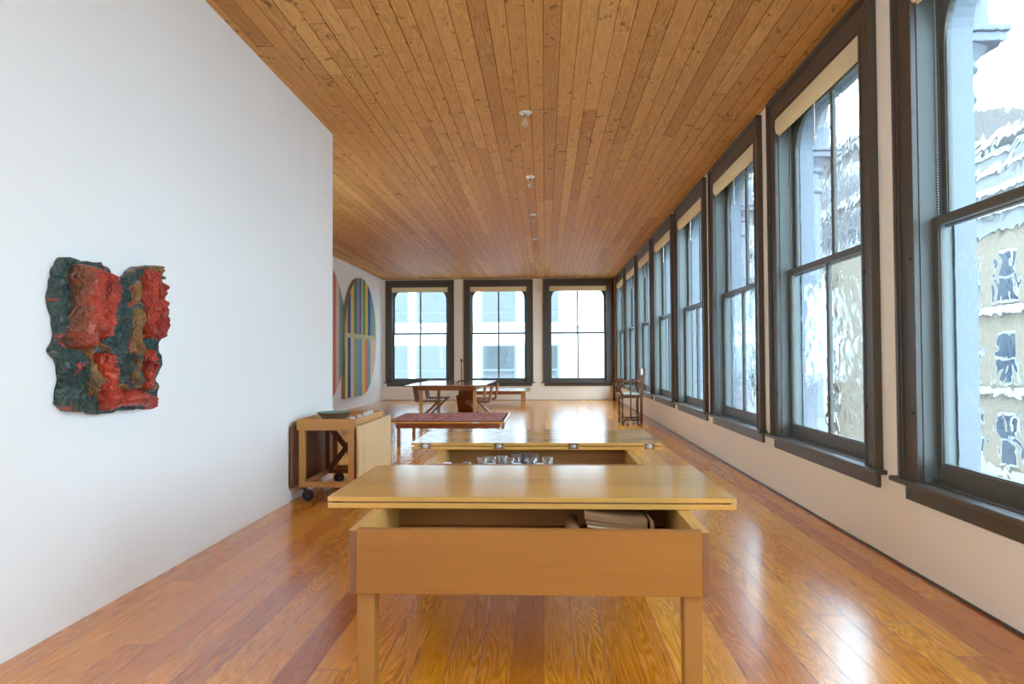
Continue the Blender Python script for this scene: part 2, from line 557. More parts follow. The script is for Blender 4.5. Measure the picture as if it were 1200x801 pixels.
for a, b in zip(ed[0::2], ed[1::2]): m.box(a, b, YE, YE + 0.2, ZS, ZT)
struct(m, 'wall_end', M['wall_w'], 'cream end wall with three sash windows')
m = MB()
m.box(XL - 0.15, XR, YB - 0.2, YB, 0, ZC)
struct(m, 'wall_behind', M['wall'], 'white wall behind the camera')
m = MB()
pts = [(XR - 0.002, 0)]
m.box(XR - 0.012, XR, YB, YE - 0.012, 0, 0.012); m.box(XF, XR - 0.012, YE - 0.012, YE, 0, 0.012)
struct(m, 'baseboard_right', M['casing'], 'thin dark joint strip at the foot of the window walls')

# ------------------------------------------------------------------ windows
def fillet(u0, z1, r, flip, n=10):
    """spandrel polygon filling a top corner; corner at (u0,z1)"""
    s = -1 if flip else 1
    pts = [(u0, z1)]
    for k in range(n + 1):
        a = pi / 2 * k / n
        pts.append((u0 + s * (r - r * sin(a)), z1 - r + r * cos(a)) if False else (u0 + s * (r - r * cos(a)), z1 - r + r * sin(a)))
    if flip: pts = pts[::-1]
    return pts

def make_window(name, loc, rz, old=False):
    t = thing(name, None, None, loc, rz, kind='structure')
    bd = lambda mb, nm, mat, par=t: mb.build(nm, mat, par, world=False)
    # casing: flat board with raised back band and inner bead
    m = MB()
    ct = 3.90
    for a, s in ((0.0, 1), (WW, -1)):
        e = lambda q: a + s * q
        m.box(e(0), e(0.03), -0.058, 0, ZS, ct, 0.004)
        m.box(e(0.03), e(0.045), -0.045, 0, ZS, ct - 0.03, 0.004)
        m.box(e(0.045), e(W_ - 0.022), -0.0295, 0, ZS, ZT + 0.02)
        m.box(e(W_ - 0.022), e(W_ + 0.006), -0.038, 0, ZS, ZT + 0.022, 0.004)
    m.box(0.0, WW, -0.058, 0, ct - 0.03, ct, 0.004)
    m.box(0.03, WW - 0.03, -0.045, 0, ct - 0.045, ct - 0.03, 0.003)
    m.box(0.045, WW - 0.045, -0.03, 0, ZT + 0.02, ct - 0.045)
    m.box(W_ - 0.02, WW - W_ + 0.02, -0.038, 0, ZT - 0.006, ZT + 0.022, 0.004)
    casing = bd(m, 'casing', M['casing'])
    m = MB()
    for u, z in ((0.165, 1.95), (0.165, 1.0), (WW - 0.165, 1.95), (WW - 0.165, 1.0)):
        m.lathe([(0.0005, -0.043), (0.009, -0.042), (0.011, -0.036), (0.011, -0.028)], (u, 0, z), 10, 'y')
    bd(m, 'bolt', M['black'], casing)
    # jamb lining
    m = MB()
    for a, s in ((UO0, 1), (UO1, -1)):
        m.box(a, a + s * 0.012, 0, 0.24, ZS, ZT)
        m.box(a + s * 0.012, a + s * 0.022, 0.120, 0.130, ZS, ZT)
    m.box(UO0, UO1, 0, 0.24, ZT - 0.012, ZT)
    jamb = bd(m, 'jamb', M['jamb'])
    # stool and apron
    m = MB()
    m.box(-0.06, WW + 0.06, -0.088, 0.0, 0.552, 0.585, 0.010, 3)
    m.box(UO0, UO1, 0.0, 0.12, 0.565, 0.588)
    m.prism([(0.10, 0.560), (0.28, 0.560), (0.28, 0.572), (0.10, 0.604)], 'x', UO0, UO1)
    m.box(UO0 + 0.012, UO1 - 0.012, 0.050, 0.070, 0.585, 0.608, 0.003)
    bd(m, 'sill', M['casing'])
    m = MB(); m.box(0.035, WW - 0.035, -0.028, 0, 0.452, 0.552, 0.004)
    bd(m, 'apron', M['casing'])
    # sashes
    a, b = UO0 + 0.012, UO1 - 0.012
    c = (a + b) / 2
    gl = []
    for nm, d0, d1, z0, z1, br, tr in (('lower_sash', 0.076, 0.119, 0.602, 2.195, 0.098, 0.055), ('upper_sash', 0.132, 0.175, 2.135, 3.675, 0.052, 0.060)):
        m = MB()
        st = 0.055
        m.box(a, a + st, d0, d1, z0, z1, 0.003); m.box(b - st, b, d0, d1, z0, z1, 0.003)
        m.box(a + st, b - st, d0, d1, z0, z0 + br, 0.003); m.box(a + st, b - st, d0, d1, z1 - tr, z1, 0.003)
        m.box(c - 0.016, c + 0.016, d0 + 0.003, d1, z0 + br, z1 - tr, 0.003)
        # small inner glazing bevel
        for x0, x1 in ((a + st, c - 0.016), (c + 0.016, b - st)):
            m.box(x0, x0 + 0.008, d0 + 0.01, d1, z0 + br, z1 - tr); m.box(x1 - 0.008, x1, d0 + 0.01, d1, z0 + br, z1 - tr)
            m.box(x0, x1, d0 + 0.01, d1, z0 + br, z0 + br + 0.008)
        if nm == 'upper_sash':
            r = 0.36
            for fl in (False, True):
                u0 = (b - st) if fl else (a + st)
                m.prism(fillet(u0, z1 - tr, r, fl), 'y', d0 + 0.002, d1)
        sash = bd(m, nm, M['sash'])
        g = MB()
        if old: g.box(a + st + 0.004, b - st - 0.004, d0 + 0.022, d0 + 0.030, z0 + br + 0.003, z1 - tr - 0.003)
        else:
            y = d0 + 0.026
            vs = [g.bm.verts.new(p) for p in ((a + st, y, z0 + br), (b - st, y, z0 + br), (b - st, y, z1 - tr), (a + st, y, z1 - tr))]
            g.bm.faces.new(vs)
        bd(g, 'glass', old if old else M['pane'], sash)
    # sash chain on the left-hand jamb
    m = MB()
    for k in range(86):
        m.ball((UO0 + 0.020, 0.108, 2.20 + k * 0.0165), 0.0062, 6, 4)
    bd(m, 'sash_chain', M['steel'], jamb)
    # outer frame, pale paint, arched head
    m = MB()
    o0, o1, y0, y1 = UO0 + 0.03, UO1 - 0.03, 0.20, 0.33
    m.box(UO0 - 0.10, o0, y0, y1, 0.55, 3.95); m.box(o1, UO1 + 0.10, y0, y1, 0.55, 3.95)
    m.box(o0, o1, y0, y1, 3.66, 3.95)
    for fl in (False, True): m.prism(fillet(o1 if fl else o0, 3.66, 0.36, fl), 'y', y0, y1)
    m.box(UO0 - 0.06, UO1 + 0.06, y0, y1 + 0.12, 0.48, 0.55)
    bd(m, 'outer_frame', M['iron'])
    return t

ORD = ['first', 'second', 'third', 'fourth', 'fifth', 'sixth', 'seventh', 'eighth']
wi = 0
proto = None
for k, f in enumerate(side_far):
    old = M['oldpane'] if k in (1, 2, 3) else None
    w = make_window('window_%d' % (k + 1), (XR, f, 0), -pi / 2, old)
    n = k - 1
    if n >= 0:
        lb = 'tall dark sash window, %s from the front along the right-hand wall' % ORD[n]
    else:
        lb = 'tall dark sash window on the right-hand wall beside the camera'
    tag(w, lb, 'window')
for k, f in enumerate(end_left):
    w = make_window('window_%d' % (k + 10), (f, YE, 0), 0.0, M['oldpane_fine'])
    tag(w, 'two over two sash window at the %s of the end wall' % ['left', 'middle', 'right'][k], 'window')

# ------------------------------------------------------------------ roller blinds
def make_blind(loc, rz, label, group, cord):
    t = thing('roller_blind', label, 'blind', loc, rz, group)
    m = MB()
    a, b = UO0 + 0.008, UO1 - 0.008
    m.prism([(0.0, 3.672), (-0.030, 3.670), (-0.034, 3.60), (-0.028, 3.545), (-0.012, 3.525), (0.0, 3.535)], 'x', a, b)
    m.build('fascia', M['blind'], t, world=False)
    m = MB(); m.tube([(a + 0.03, 0.030, 3.635), (b - 0.03, 0.030, 3.635)], 0.026, 14)
    m.build('roll', M['blind'], t, world=False)
    m = MB(); m.box(a + 0.02, b - 0.02, -0.008, 0.004, 3.508, 3.535, 0.004)
    m.build('bottom_rail', M['blind'], t, world=False)
    if cord:
        cx = WW / 2
        m = MB(); m.tube([(cx, 0.0, 3.51), (cx, 0.0, 3.235)], 0.005, 6)
        cd = m.build('pull_cord', M['cord'], t, world=False)
        m = MB()
        R0, r0 = 0.020, 0.007
        m.tube([(cx + R0 * sin(2 * pi * q / 16), 0.0, 3.214 + R0 * cos(2 * pi * q / 16)) for q in range(17)], r0, 8, False)
        m.build('ring', M['cord'], cd, world=False)
    return t
for k, f in enumerate(side_far):
    n = k - 1
    if n < 0: continue
    make_blind((XR, f, 0), -pi / 2, 'rolled up cream blind at the head of the %s right-hand window from the front' % ORD[n],
               'rolled up blinds', n >= 0)
for k, f in enumerate(end_left):
    make_blind((f, YE, 0), 0.0, 'rolled up cream blind at the head of the %s window of the end wall' % ['left', 'middle', 'right'][k],
               'rolled up blinds', False)

# ------------------------------------------------------------------ storage tables with folding lids
def storage_table(label, y0, ydiv, y1, xl, xr, ly0, ly1, lx0, lx1, hinges, ztray, runners):
    t = thing('storage_table', label, 'table', ((xl + xr) / 2, (y0 + y1) / 2, 0), 0, 'maple storage tables')
    zb, zt, sd, fr = 0.441, 0.688, 0.053, 0.044
    m = MB(); m.box(xl + 0.027, xr - 0.027, y0, y0 + fr, zb, zt, 0.002)
    m.build('front_panel', M['maple_p'], t)
    m = MB(); m.box(xl + sd, xr - sd, y1 - fr, y1, zb, zt, 0.002)
    m.build('back_panel', M['maple_p'], t)
    for s, x in ((1, xl), (-1, xr)):
        m = MB()
        m.box(x, x + s * 0.027, y0 + 0.0005, y1, zb, zt, 0.0015)
        m.box(x + s * 0.027, x + s * sd, y0 + fr, y1, zb, zt)
        m.mi = 1
        m.box(x + s * 0.001, x + s * 0.0265, y0 - 0.0012, y0 + 0.002, zb + 0.001, zt - 0.003)
        m.build('side_panel', [M['maple_y'], M['endgrain']], t)
    m = MB(); m.box(xl + sd, xr - sd, ydiv, ydiv + 0.02, zb + 0.02, zt - 0.006)
    m.build('divider', M['inside'], t)
    m = MB(); m.box(xl + sd, xr - sd, y0 + fr, y1 - fr, ztray - 0.012, ztray)
    m.build('tray', M['inside'], t)
    for px in (xl + 0.022, xr - 0.022 - 0.070):
        for py in (y0 + 0.032, y1 - 0.032 - 0.075):
            m = MB(); m.box(px, px + 0.070, py, py + 0.075, 0.0, zb, 0.003)
            m.build('leg', M['maple_z'], t)
    for s, x in ((1, xl + sd), (-1, xr - sd)):
        m = MB(); m.box(x, x + s * 0.11, runners, runners + 0.05, zt - 0.03, zt - 0.004)
        m.build('runner_block', M['maple_p'], t)
    m = MB(); m.box(lx0, lx1, ly0, ly1, 0.690, 0.7125, 0.0015)
    m.build('lower_lid_leaf', M['maple'], t)
    m = MB(); m.box(lx0, lx1, ly0, ly1, 0.7195, 0.7400, 0.0015)
    up = m.build('upper_lid_leaf', M['maple'], t)
    m = MB(); m.box(lx0 + 0.06, lx1 - 0.06, ly0 + 0.01, ly1 - 0.01, 0.7125, 0.7195)
    m.build('lid_spacer', M['endgrain'], t)
    for hx in hinges:
        m = MB()
        for za, zb_ in ((0.6965, 0.7085), (0.7235, 0.7355)):
            m.box(hx - 0.037, hx + 0.037, ly0 - 0.003, ly0 + 0.004, za, zb_, 0.001)
        hp = m.build('hinge', M['gunmetal'], t)
        m = MB()
        m.box(hx - 0.017, hx + 0.017, ly0 - 0.005, ly0 + 0.003, 0.701, 0.731, 0.001)
        m.tube([(hx - 0.017, ly0 - 0.007, 0.716), (hx + 0.017, ly0 - 0.007, 0.716)], 0.0055, 10)
        m.build('knuckle', M['steel'], hp)
    if not hinges:
        for hx in (lx0 + 0.11, lx0 + 0.64, lx1 - 0.63, lx1 - 0.085):
            m = MB()
            m.box(hx - 0.037, hx + 0.037, ly1 - 0.004, ly1 + 0.003, 0.6965, 0.7355, 0.001)
            m.tube([(hx - 0.017, ly1 + 0.005, 0.716), (hx + 0.017, ly1 + 0.005, 0.716)], 0.0055, 10)
            m.build('hinge', M['gunmetal'], t)
        m = MB(); m.box(lx1 - 0.022, lx1 + 0.001, ly0 - 0.001, ly0 + 0.03, 0.7128, 0.7192)
        m.build('stop_pin', M['steel'], t)
    return t
storage_table('maple storage table nearest the camera, folded lid pushed back over an open box', 2.705, 3.40, 4.13, -0.766, 0.618,
              3.083, 4.005, -0.970, 0.822, [], 0.545, 3.30)
storage_table('maple storage table behind the nearest one, folded lid with four steel hinges', 4.36, 5.23, 5.96, -0.772, 0.624,
              5.066, 6.060, -0.978, 0.825, [-0.872, -0.340, 0.197, 0.740], 0.555, 5.175)

# papers in the near table
def paper(k, x0, x1, y0, y1, z, droop, th, mat, label):
    m = MB()
    n = 14
    top, bot = [], []
    for i in range(n + 1):
        f = i / n
        zz = z + droop * (1 - f) ** 1.7
        top.append((x0 + (x1 - x0) * f, zz + th)); bot.append((x0 + (x1 - x0) * f, zz))
    m.prism(bot + top[::-1], 'y', y0, y1)
    o = m.build('paper_folder', mat)
    o.location = (0, 0, 0)
    return tag(o, label, 'paper', 'papers in the near table')
PL = ['lowest sheet of the paper stack in the near table box', 'second lowest sheet of the paper stack in the near table box', 'third sheet from the bottom of the paper stack in the near table',
      'fourth sheet from the bottom of the paper stack in the near table', 'third sheet from the top of the paper stack in the near table', 'second sheet from the top of the paper stack in the near table',
      'topmost thick folder of the paper stack in the near table box']
zz = 0.546
ths = [0.016, 0.014, 0.014, 0.012, 0.012, 0.016, 0.026]
for k in range(7):
    paper(k, 0.165 + 0.006 * (3 - abs(k - 3)) + (0.02 if k < 3 else 0), 0.433, 3.035 + 0.010 * random.random(), 3.36, zz, 0.004 + 0.0042 * k, ths[k] - 0.002, M['paper2'] if k in (1, 2, 4) else M['paper'], PL[k])
    zz += ths[k] + (0.0)
m = MB(); m.prism([(0.442, 0.5465), (0.468, 0.5465), (0.456, 0.650), (0.442, 0.660)], 'y', 3.02, 3.30)
tag(m.build('paper_envelope', M['paper']), 'worn envelope standing upright right of the paper stack in the near table', 'envelope')
m = MB()
sp = []
for q in range(30):
    a = q * 0.42
    r = 0.012 + 0.0012 * q
    sp.append((0.118 + r * cos(a), 0.596 + r * sin(a)))
for (a, b), (c, d) in zip(sp, sp[1:]):
    vs = [m.bm.verts.new(p) for p in ((a, 3.0, b), (c, 3.0, d), (c, 3.25, d), (a, 3.25, b))]
    m.bm.faces.new(vs)
o = m.build('paper_roll', M['paper'], smooth=True)
tag(o, 'loosely rolled brown paper left of the stack in the near table', 'paper roll')

# glasses and cards in the second table
def tumbler_mb(c, h, r):
    m = MB()
    m.lathe([(0.001, 0.0), (r * 0.72, 0.0), (r * 0.78, 0.006), (r, h), (r * 0.94, h), (r * 0.72, 0.012), (0.001, 0.012)], c, 20)
    return m
gl = [(-0.598, 4.93, .055, .032, 'small squat glass second from the left end in the second table'),
      (-0.560, 5.00, .058, .030, 'small squat glass nearest the left end in the second table'),
      (-0.530, 4.90, .050, .030, 'small squat glass in front of the card at the left of the row'),
      (-0.448, 4.944, .095, .037, 'clear tumbler standing alone left of centre in the second table'),
      (-0.388, 5.02, .092, .036, 'clear tumbler touching the left side of a taller pair'),
      (-0.312, 5.03, .097, .038, 'clear tumbler right half of the left pair in the second table'),
      (-0.254, 4.96, .088, .034, 'clear tumbler half hidden behind the middle white card'),
      (-0.214, 5.10, .100, .038, 'tallest clear tumbler above the middle white card'),
      (-0.160, 5.16, .094, .034, 'faint clear tumbler in the back row right of the tallest one'),
      (-0.085, 5.15, .094, .034, 'faint clear tumbler in the back row behind the fifth tumbler'),
      (-0.098, 4.93, .095, .039, 'clear tumbler second from the right end of the row'),
      (0.011, 4.94, .097, .040, 'clear tumbler at the right end of the row')]
for x, y, h, r, lb in gl:
    t = tumbler_mb((x, y, 0.556), h, r).build('drinking_glass', M['glass'])
    tag(t, lb, 'glass', 'drinking glasses in the second table')
cards = [(-0.69, 4.90, 'white card farthest left in the second table box'), (-0.535, 4.80, 'white card among the small squat glasses'), (-0.375, 4.84, 'white card in front of the left pair of tumblers'),
         (-0.20, 4.86, 'white card under the tallest tumbler'), (-0.045, 4.86, 'white card left of the right end tumbler')]
for x, y, lb in cards:
    m = MB()
    m.prism([(y - 0.02, 0.556), (y + 0.02, 0.556), (y + 0.001, 0.626), (y - 0.001, 0.626)], 'x', x - 0.028, x + 0.028)
    tag(m.build('folded_card', M['card']), lb, 'card', 'white cards in the second table')

# ------------------------------------------------------------------ drop-leaf cart
t = thing('drop_leaf_cart', 'wooden drop leaf cart on black castors against the left wall', 'cart', (-2.07, 7.1, 0))
x0, x1, ya, yb = -2.360, -1.790, 6.55, 7.66
m = MB(); m.box(x0 + 0.018, x1 - 0.018, ya, ya + 0.018, 0.676, 0.782, 0.002)
m.build('front_rail', M['cart_x'], t)
m = MB(); m.box(x0 + 0.018, x1 - 0.018, yb - 0.018, yb, 0.676, 0.782, 0.002)
m.build('back_rail', M['cart_x'], t)
for s, x in ((1, x0), (-1, x1)):
    m = MB(); m.box(x, x + s * 0.018, ya, yb, 0.722 if s < 0 else 0.676, 0.782, 0.002)
    m.build('side_rail', M['cart'], t)
m = MB(); m.box(x0 + 0.018, x1 - 0.018, ya + 0.018, yb - 0.018, 0.69, 0.705)
m.build('tray_bottom', M['cart'], t)
for px in (x0 + 0.022, x1 - 0.022 - 0.054):
    for py in (ya + 0.004, yb - 0.05):
        m = MB(); m.box(px, px + 0.054, py, py + 0.045, 0.14, 0.676, 0.002)
        m.build('post', M['cart_z'], t)
for py in (ya + 0.004, yb - 0.05):
    m = MB(); m.box(x0 + 0.076, x1 - 0.076, py, py + 0.045, 0.14, 0.190, 0.002)
    m.build('bottom_rail', M['cart_x'], t)
for px in (x0 + 0.03, x1 - 0.03 - 0.035):
    m = MB(); m.box(px, px + 0.035, ya + 0.049, yb - 0.05, 0.14, 0.185, 0.002)
    m.build('bottom_side_rail', M['cart'], t)
m = MB(); m.box(x0 + 0.03, x0 + 0.075, 7.33, 7.375, 0.185, 0.69); m.build('brace_post', M['brace'], t)
m = MB(); m.box(-1.955, -1.91, 7.33, 7.375, 0.185, 0.69); m.build('brace_post', M['brace'], t)
m = MB(); m.box(x0 + 0.03, x1 - 0.03, 7.33, 7.375, 0.145, 0.185); m.build('brace_rail', M['brace'], t)
m = MB(); m.bar((x0 + 0.07, 7.35, 0.64), (-1.94, 7.35, 0.20), 0.022, 0.058); m.build('cross_brace', M['brace'], t)
m = MB(); m.bar((x0 + 0.07, 7.322, 0.18), (-1.94, 7.322, 0.62), 0.022, 0.058); m.build('cross_brace', M['brace'], t)
m = MB(); m.box(x1 + 0.005, x1 + 0.030, 6.55, 7.905, 0.15, 0.716, 0.003); m.build('drop_leaf', M['leaf'], t)
m = MB(); m.box(x0 - 0.052, x0 - 0.028, 6.52, 7.905, 0.135, 0.716, 0.003); m.build('drop_leaf', M['brace'], t)
m = MB(); m.box(x1 - 0.05, x1 + 0.004, 6.60, 6.615, 0.15, 0.67); m.build('leaf_support', M['brace'], t)
def caster(x, y, ang):
    m = MB()
    d = Vector((cos(ang), sin(ang), 0))
    c = Vector((x, y, 0.055)) + d * 0.035
    # wheel: axis perpendicular to d
    ax = Vector((-d.y, d.x, 0))
    pts = [c - ax * 0.014, c - ax * 0.012, c + ax * 0.012, c + ax * 0.014]
    m.tube(pts, [0.047, 0.055, 0.055, 0.047], 22)
    w = m.build('caster', M['black'], t)
    m = MB(); m.tube([c - ax * 0.019, c + ax * 0.019], 0.012, 10); m.build('hub', M['brass'], w)
    m = MB()
    for s in (-1, 1):
        m.bar(Vector((x, y, 0.128)) + ax * 0.021 * s, c + ax * 0.021 * s, 0.006, 0.034, up=tuple(d))
    m.box(x - 0.028, x + 0.028, y - 0.028, y + 0.028, 0.122, 0.139)
    m.build('fork', M['black'], w)
for cx, cy, an in ((x0 + 0.058, 6.60, 0.35), (x1 - 0.06, 6.60, 0.5), (x0 + 0.06, 7.60, 0.5), (x1 - 0.06, 7.60, 0.6)):
    caster(cx, cy, an)
# bowl and cups on the cart
t = thing('bowl', 'wide shallow green bronze bowl on the near end of the cart', 'bowl', (-2.092, 6.86, 0.705))
m = MB(); m.lathe([(0.001, 0), (0.055, 0.0), (0.075, 0.012), (0.115, 0.060), (0.166, 0.118), (0.170, 0.122)], (-2.092, 6.86, 0.7055), 36)
m.build('outer_shell', M['bronze'], t, world=True)
m = MB(); m.lathe([(0.170, 0.122), (0.164, 0.123), (0.110, 0.068), (0.070, 0.022), (0.001, 0.016)], (-2.092, 6.86, 0.7055), 36)
m.build('inner_glaze', M['bronze_in'], t)
cl = ['small white cup on the cart nearest the bowl', 'small white cup second from the bowl on the cart', 'small white cup third from the bowl on the cart', 'small white cup at the far end of the cart']
for k, (x, y) in enumerate(((-1.905, 6.83), (-1.880, 7.02), (-1.870, 7.25), (-1.860, 7.36))):
    m = MB(); m.lathe([(0.001, 0), (0.020, 0), (0.026, 0.01), (0.033, 0.075 + 0.008 * k), (0.030, 0.075 + 0.008 * k), (0.022, 0.014), (0.001, 0.012)], (x, y, 0.7055), 18)
    tag(m.build('cup', M['cup']), cl[k], 'cup', 'white cups on the cart')

# ------------------------------------------------------------------ daybed with rug
t = thing('daybed', 'low wooden daybed bench carrying a red rug, behind the storage tables', 'bench', (-1.5, 11.3, 0))
m = MB(); m.box(-2.42, -0.605, 10.50, 12.15, 0.372, 0.402, 0.003); m.build('top', M['maple'], t)
for yy in (10.66, 11.97):
    m = MB(); m.box(-2.30, -0.70, yy, yy + 0.03, 0.285, 0.372); m.build('apron', M['mahog'], t)
for xx in (-2.30, -0.73):
    m = MB(); m.box(xx, xx + 0.03, 10.69, 11.97, 0.285, 0.372); m.build('side_apron', M['mahog'], t)
for xx in (-2.285, -0.755):
    for yy in (10.69, 11.92):
        m = MB(); m.box(xx, xx + 0.05, yy, yy + 0.05, 0, 0.372, 0.002); m.build('leg', M['maple_z'], t)
m = MB(); m.box(-1.10, -1.00, 10.496, 10.52, 0.376, 0.3995, 0.002); m.build('hinge_plate', M['steel'], t)
t = thing('woven_rug', 'faded red patterned rug laid along the daybed', 'rug', (-1.5, 10.5, 0.402))
m = MB(); m.box(-2.40, -0.665, 10.515, 12.06, 0.4025, 0.414, 0.003); m.build('field', M['rug'], t)
m = MB(); m.box(-0.665, -0.64, 10.515, 12.06, 0.4025, 0.413, 0.002); m.box(-2.40, -0.64, 10.503, 10.515, 0.4025, 0.414, 0.002); m.build('border', M['rugedge'], t)

# ------------------------------------------------------------------ dining table, chairs, bench
t = thing('dining_table', 'long brown dining table set lengthwise before the end wall', 'table', (-2.03, 15.7, 0))
m = MB()
m.box(-2.86, -1.215, 14.12, 17.15, 0.785, 0.810, 0.004); m.build('top', M['tabletop'], t)
for yy in (14.40, 16.92):
    m = MB(); m.box(-2.665, -1.43, yy, yy + 0.025, 0.690, 0.785); m.build('apron', M['mahog'], t)
for xx in (-2.665, -1.455):
    m = MB(); m.box(xx, xx + 0.025, 14.425, 16.92, 0.690, 0.785); m.build('side_apron', M['benchtop'], t)
for xx in (-2.620, -1.500):
    for yy in (14.43, 16.85):
        m = MB(); m.box(xx, xx + 0.068, yy, yy + 0.068, 0, 0.785, 0.003); m.build('leg', M['cart_z'], t)

def zigzag(label, loc, rz):
    t = thing('zigzag_chair', label, 'chair', loc, rz, 'zigzag chairs at the dining table')
    hw, th = 0.205, 0.030
    def slab(nm, p, q, mat=M['zig']):
        m = MB(); m.bar((p[0], 0, p[1]), (q[0], 0, q[1]), hw * 2, th, up=(0.0001, 0, 1) if abs(q[0] - p[0]) > abs(q[1] - p[1]) else (1, 0, 0))
        m.build(nm, mat, t, world=False)
    slab('seat', (-0.012, 0.445), (0.475, 0.445))
    slab('backrest', (0.0, 0.448), (-0.055, 0.775))
    slab('diagonal', (0.462, 0.440), (0.015, 0.022))
    slab('foot', (0.0, 0.015), (0.43, 0.015))
    return t
zigzag('dark zigzag chair on the left of the dining table, nearer the camera', (-2.745, 14.92, 0), 0.0)
zigzag('dark zigzag chair on the left of the dining table, farther back', (-2.735, 16.25, 0), 0.0)
zigzag('zigzag chair on the right of the dining table, nearer the camera', (-1.185, 14.74, 0), pi)
zigzag('zigzag chair on the right of the dining table, farther back', (-1.14, 15.90, 0), pi)
zigzag('zigzag chair at the far head of the dining table, facing the camera', (-1.945, 17.26, 0), -pi / 2)

t = thing('wall_bench', 'long wooden bench under the middle window of the end wall', 'bench', (-1.35, 20.3, 0))
m = MB(); m.box(-2.30, -0.44, 19.35, 21.45, 0.425, 0.452, 0.003); m.build('top', M['benchtop'], t)
for yy in (19.45, 21.3):
    m = MB(); m.box(-2.2, -0.60, yy, yy + 0.03, 0.345, 0.425); m.build('apron', M['mahog'], t)
for xx in (-2.2, -0.685):
    for yy in (19.42, 21.26):
        m = MB(); m.box(xx, xx + 0.075, yy, yy + 0.075, 0, 0.425, 0.003); m.build('leg', M['cart_z'], t)

# tripod candlestick on the dining table
def claw(m, c, z, r, h, a):
    d = Vector((cos(a), sin(a), 0))
    c = Vector(c)
    m.tube([c + Vector((0, 0, z + h)), c + d * r * 0.45 + Vector((0, 0, z + h * 1.15)), c + d * r * 0.8 + Vector((0, 0, z + h * 0.6)), c + d * r + Vector((0, 0, z + 0.012))], [0.012, 0.012, 0.011, 0.014], 8)
t = thing('candlestick', 'thin black iron candlestick on tripod feet, on the dining table', 'candlestick', (-1.80, 14.95, 0.81))
m = MB(); m.tube([(-1.80, 14.95, 0.86), (-1.80, 14.95, 1.30)], 0.009, 8); m.ball((-1.80, 14.95, 1.02), 0.016); m.build('stem', M['blackiron'], t)
for k in range(3):
    m = MB(); claw(m, (-1.80, 14.95, 0.81), 0, 0.10, 0.06, -2.6 + k * 2.094); m.build('foot', M['blackiron'], t)
m = MB(); m.lathe([(0.001, 1.285), (0.016, 1.285), (0.022, 1.30), (0.014, 1.31), (0.014, 1.345), (0.001, 1.345)], (-1.80, 14.95, 0), 12)
m.tube([(-1.80, 14.95, 1.29), (-1.76, 14.95, 1.29), (-1.745, 14.95, 1.31)], 0.006, 6); m.build('candle_cup', M['blackiron'], t)

# ------------------------------------------------------------------ armchair and floor stand by the far right windows
t = thing('carved_armchair', 'tall old carved wooden armchair with pale sheen painted on the seat, sideways by the far right windows', 'armchair', (1.74, 14.6, 0))
yn, yf, xf, xb = 14.33, 14.93, 1.555, 1.935
def turned(m, x, y, z0, z1, r):
    n = 14
    prof = []
    for i in range(n + 1):
        f = i / n
        rr = r * (0.78 + 0.22 * cos(f * 6 * pi)) if 0.1 < f < 0.9 else r
        prof.append((rr, z0 + (z1 - z0) * f))
    m.lathe([(0.001, z0)] + prof + [(0.001, z1)], (x, y, 0), 12)
for y in (yn, yf):
    m = MB(); turned(m, xf, y, 0.0, 0.56, 0.026); m.build('front_leg', M['oak'], t)
    m = MB(); m.bar((xb, y, 0), (xb, y, 0.58), 0.05, 0.05, up=(1, 0, 0)); m.bar((xb, y, 0.57), (xb + 0.065, y, 1.12), 0.05, 0.055, up=(1, 0, 0)); m.build('rear_post', M['oak'], t)
m = MB(); m.box(xf - 0.03, xb + 0.03, yn - 0.02, yn + 0.03, 0.53, 0.595, 0.004); m.box(xf - 0.03, xb + 0.03, yf - 0.03, yf + 0.02, 0.53, 0.595, 0.004)
m.box(xf - 0.03, xf + 0.02, yn + 0.03, yf - 0.03, 0.53, 0.595); m.box(xb - 0.02, xb + 0.03, yn + 0.03, yf - 0.03, 0.53, 0.595); m.build('seat_frame', M['oak'], t)
m = MB(); m.box(xf - 0.045, xb - 0.02, yn + 0.0, yf, 0.595, 0.625, 0.012); m.build('seat_pad', M['seatpad'], t)
for y in (yn, yf):
    m = MB()
    m.tube([(xb + 0.03, y, 0.86), (xb - 0.10, y, 0.875), (xb - 0.20, y, 0.845), (xf + 0.06, y, 0.86), (xf - 0.02, y, 0.89), (xf - 0.08, y, 0.875), (xf - 0.10, y, 0.845)], [0.028, 0.026, 0.024, 0.027, 0.030, 0.028, 0.02], 10)
    ar = m.build('armrest', M['oak'], t)
    m = MB()
    m.tube([(xf + 0.01, y, 0.59), (xf - 0.03, y, 0.65), (xf - 0.055, y, 0.71), (xf - 0.02, y, 0.77), (xf + 0.0, y, 0.82), (xf - 0.02, y, 0.87)], [0.026, 0.032, 0.034, 0.032, 0.026, 0.024], 10)
    m.build('arm_support', M['oak'], t)
for y in (yn, yf):
    m = MB(); m.box(xf + 0.02, xb - 0.02, y - 0.014, y + 0.014, 0.07, 0.105); m.build('stretcher', M['oak'], t)
m = MB(); m.box(xb - 0.016, xb + 0.014, yn + 0.03, yf - 0.03, 0.12, 0.16); m.build('stretcher', M['oak'], t)
m = MB()
m.bar((xb + 0.045, yn + 0.025, 1.05), (xb + 0.045, yf - 0.025, 1.05), 0.03, 0.13); m.bar((xb + 0.018, yn + 0.025, 0.74), (xb + 0.018, yf - 0.025, 0.74), 0.025, 0.07)
for k in range(4): 
    y = yn + 0.12 + k * 0.12
    m.bar((xb + 0.018, y, 0.75), (xb + 0.042, y, 1.0), 0.03, 0.02, up=(1, 0, 0))
m.build('back_splat', M['oak'], t)
m = MB(); m.box(xb - 0.005, xb + 0.035, yn - 0.03, yn + 0.05, 1.0, 1.125, 0.006); m.build('lit_post_top', M['seatpad'], t)  # pale block painted for the light on the rear post top

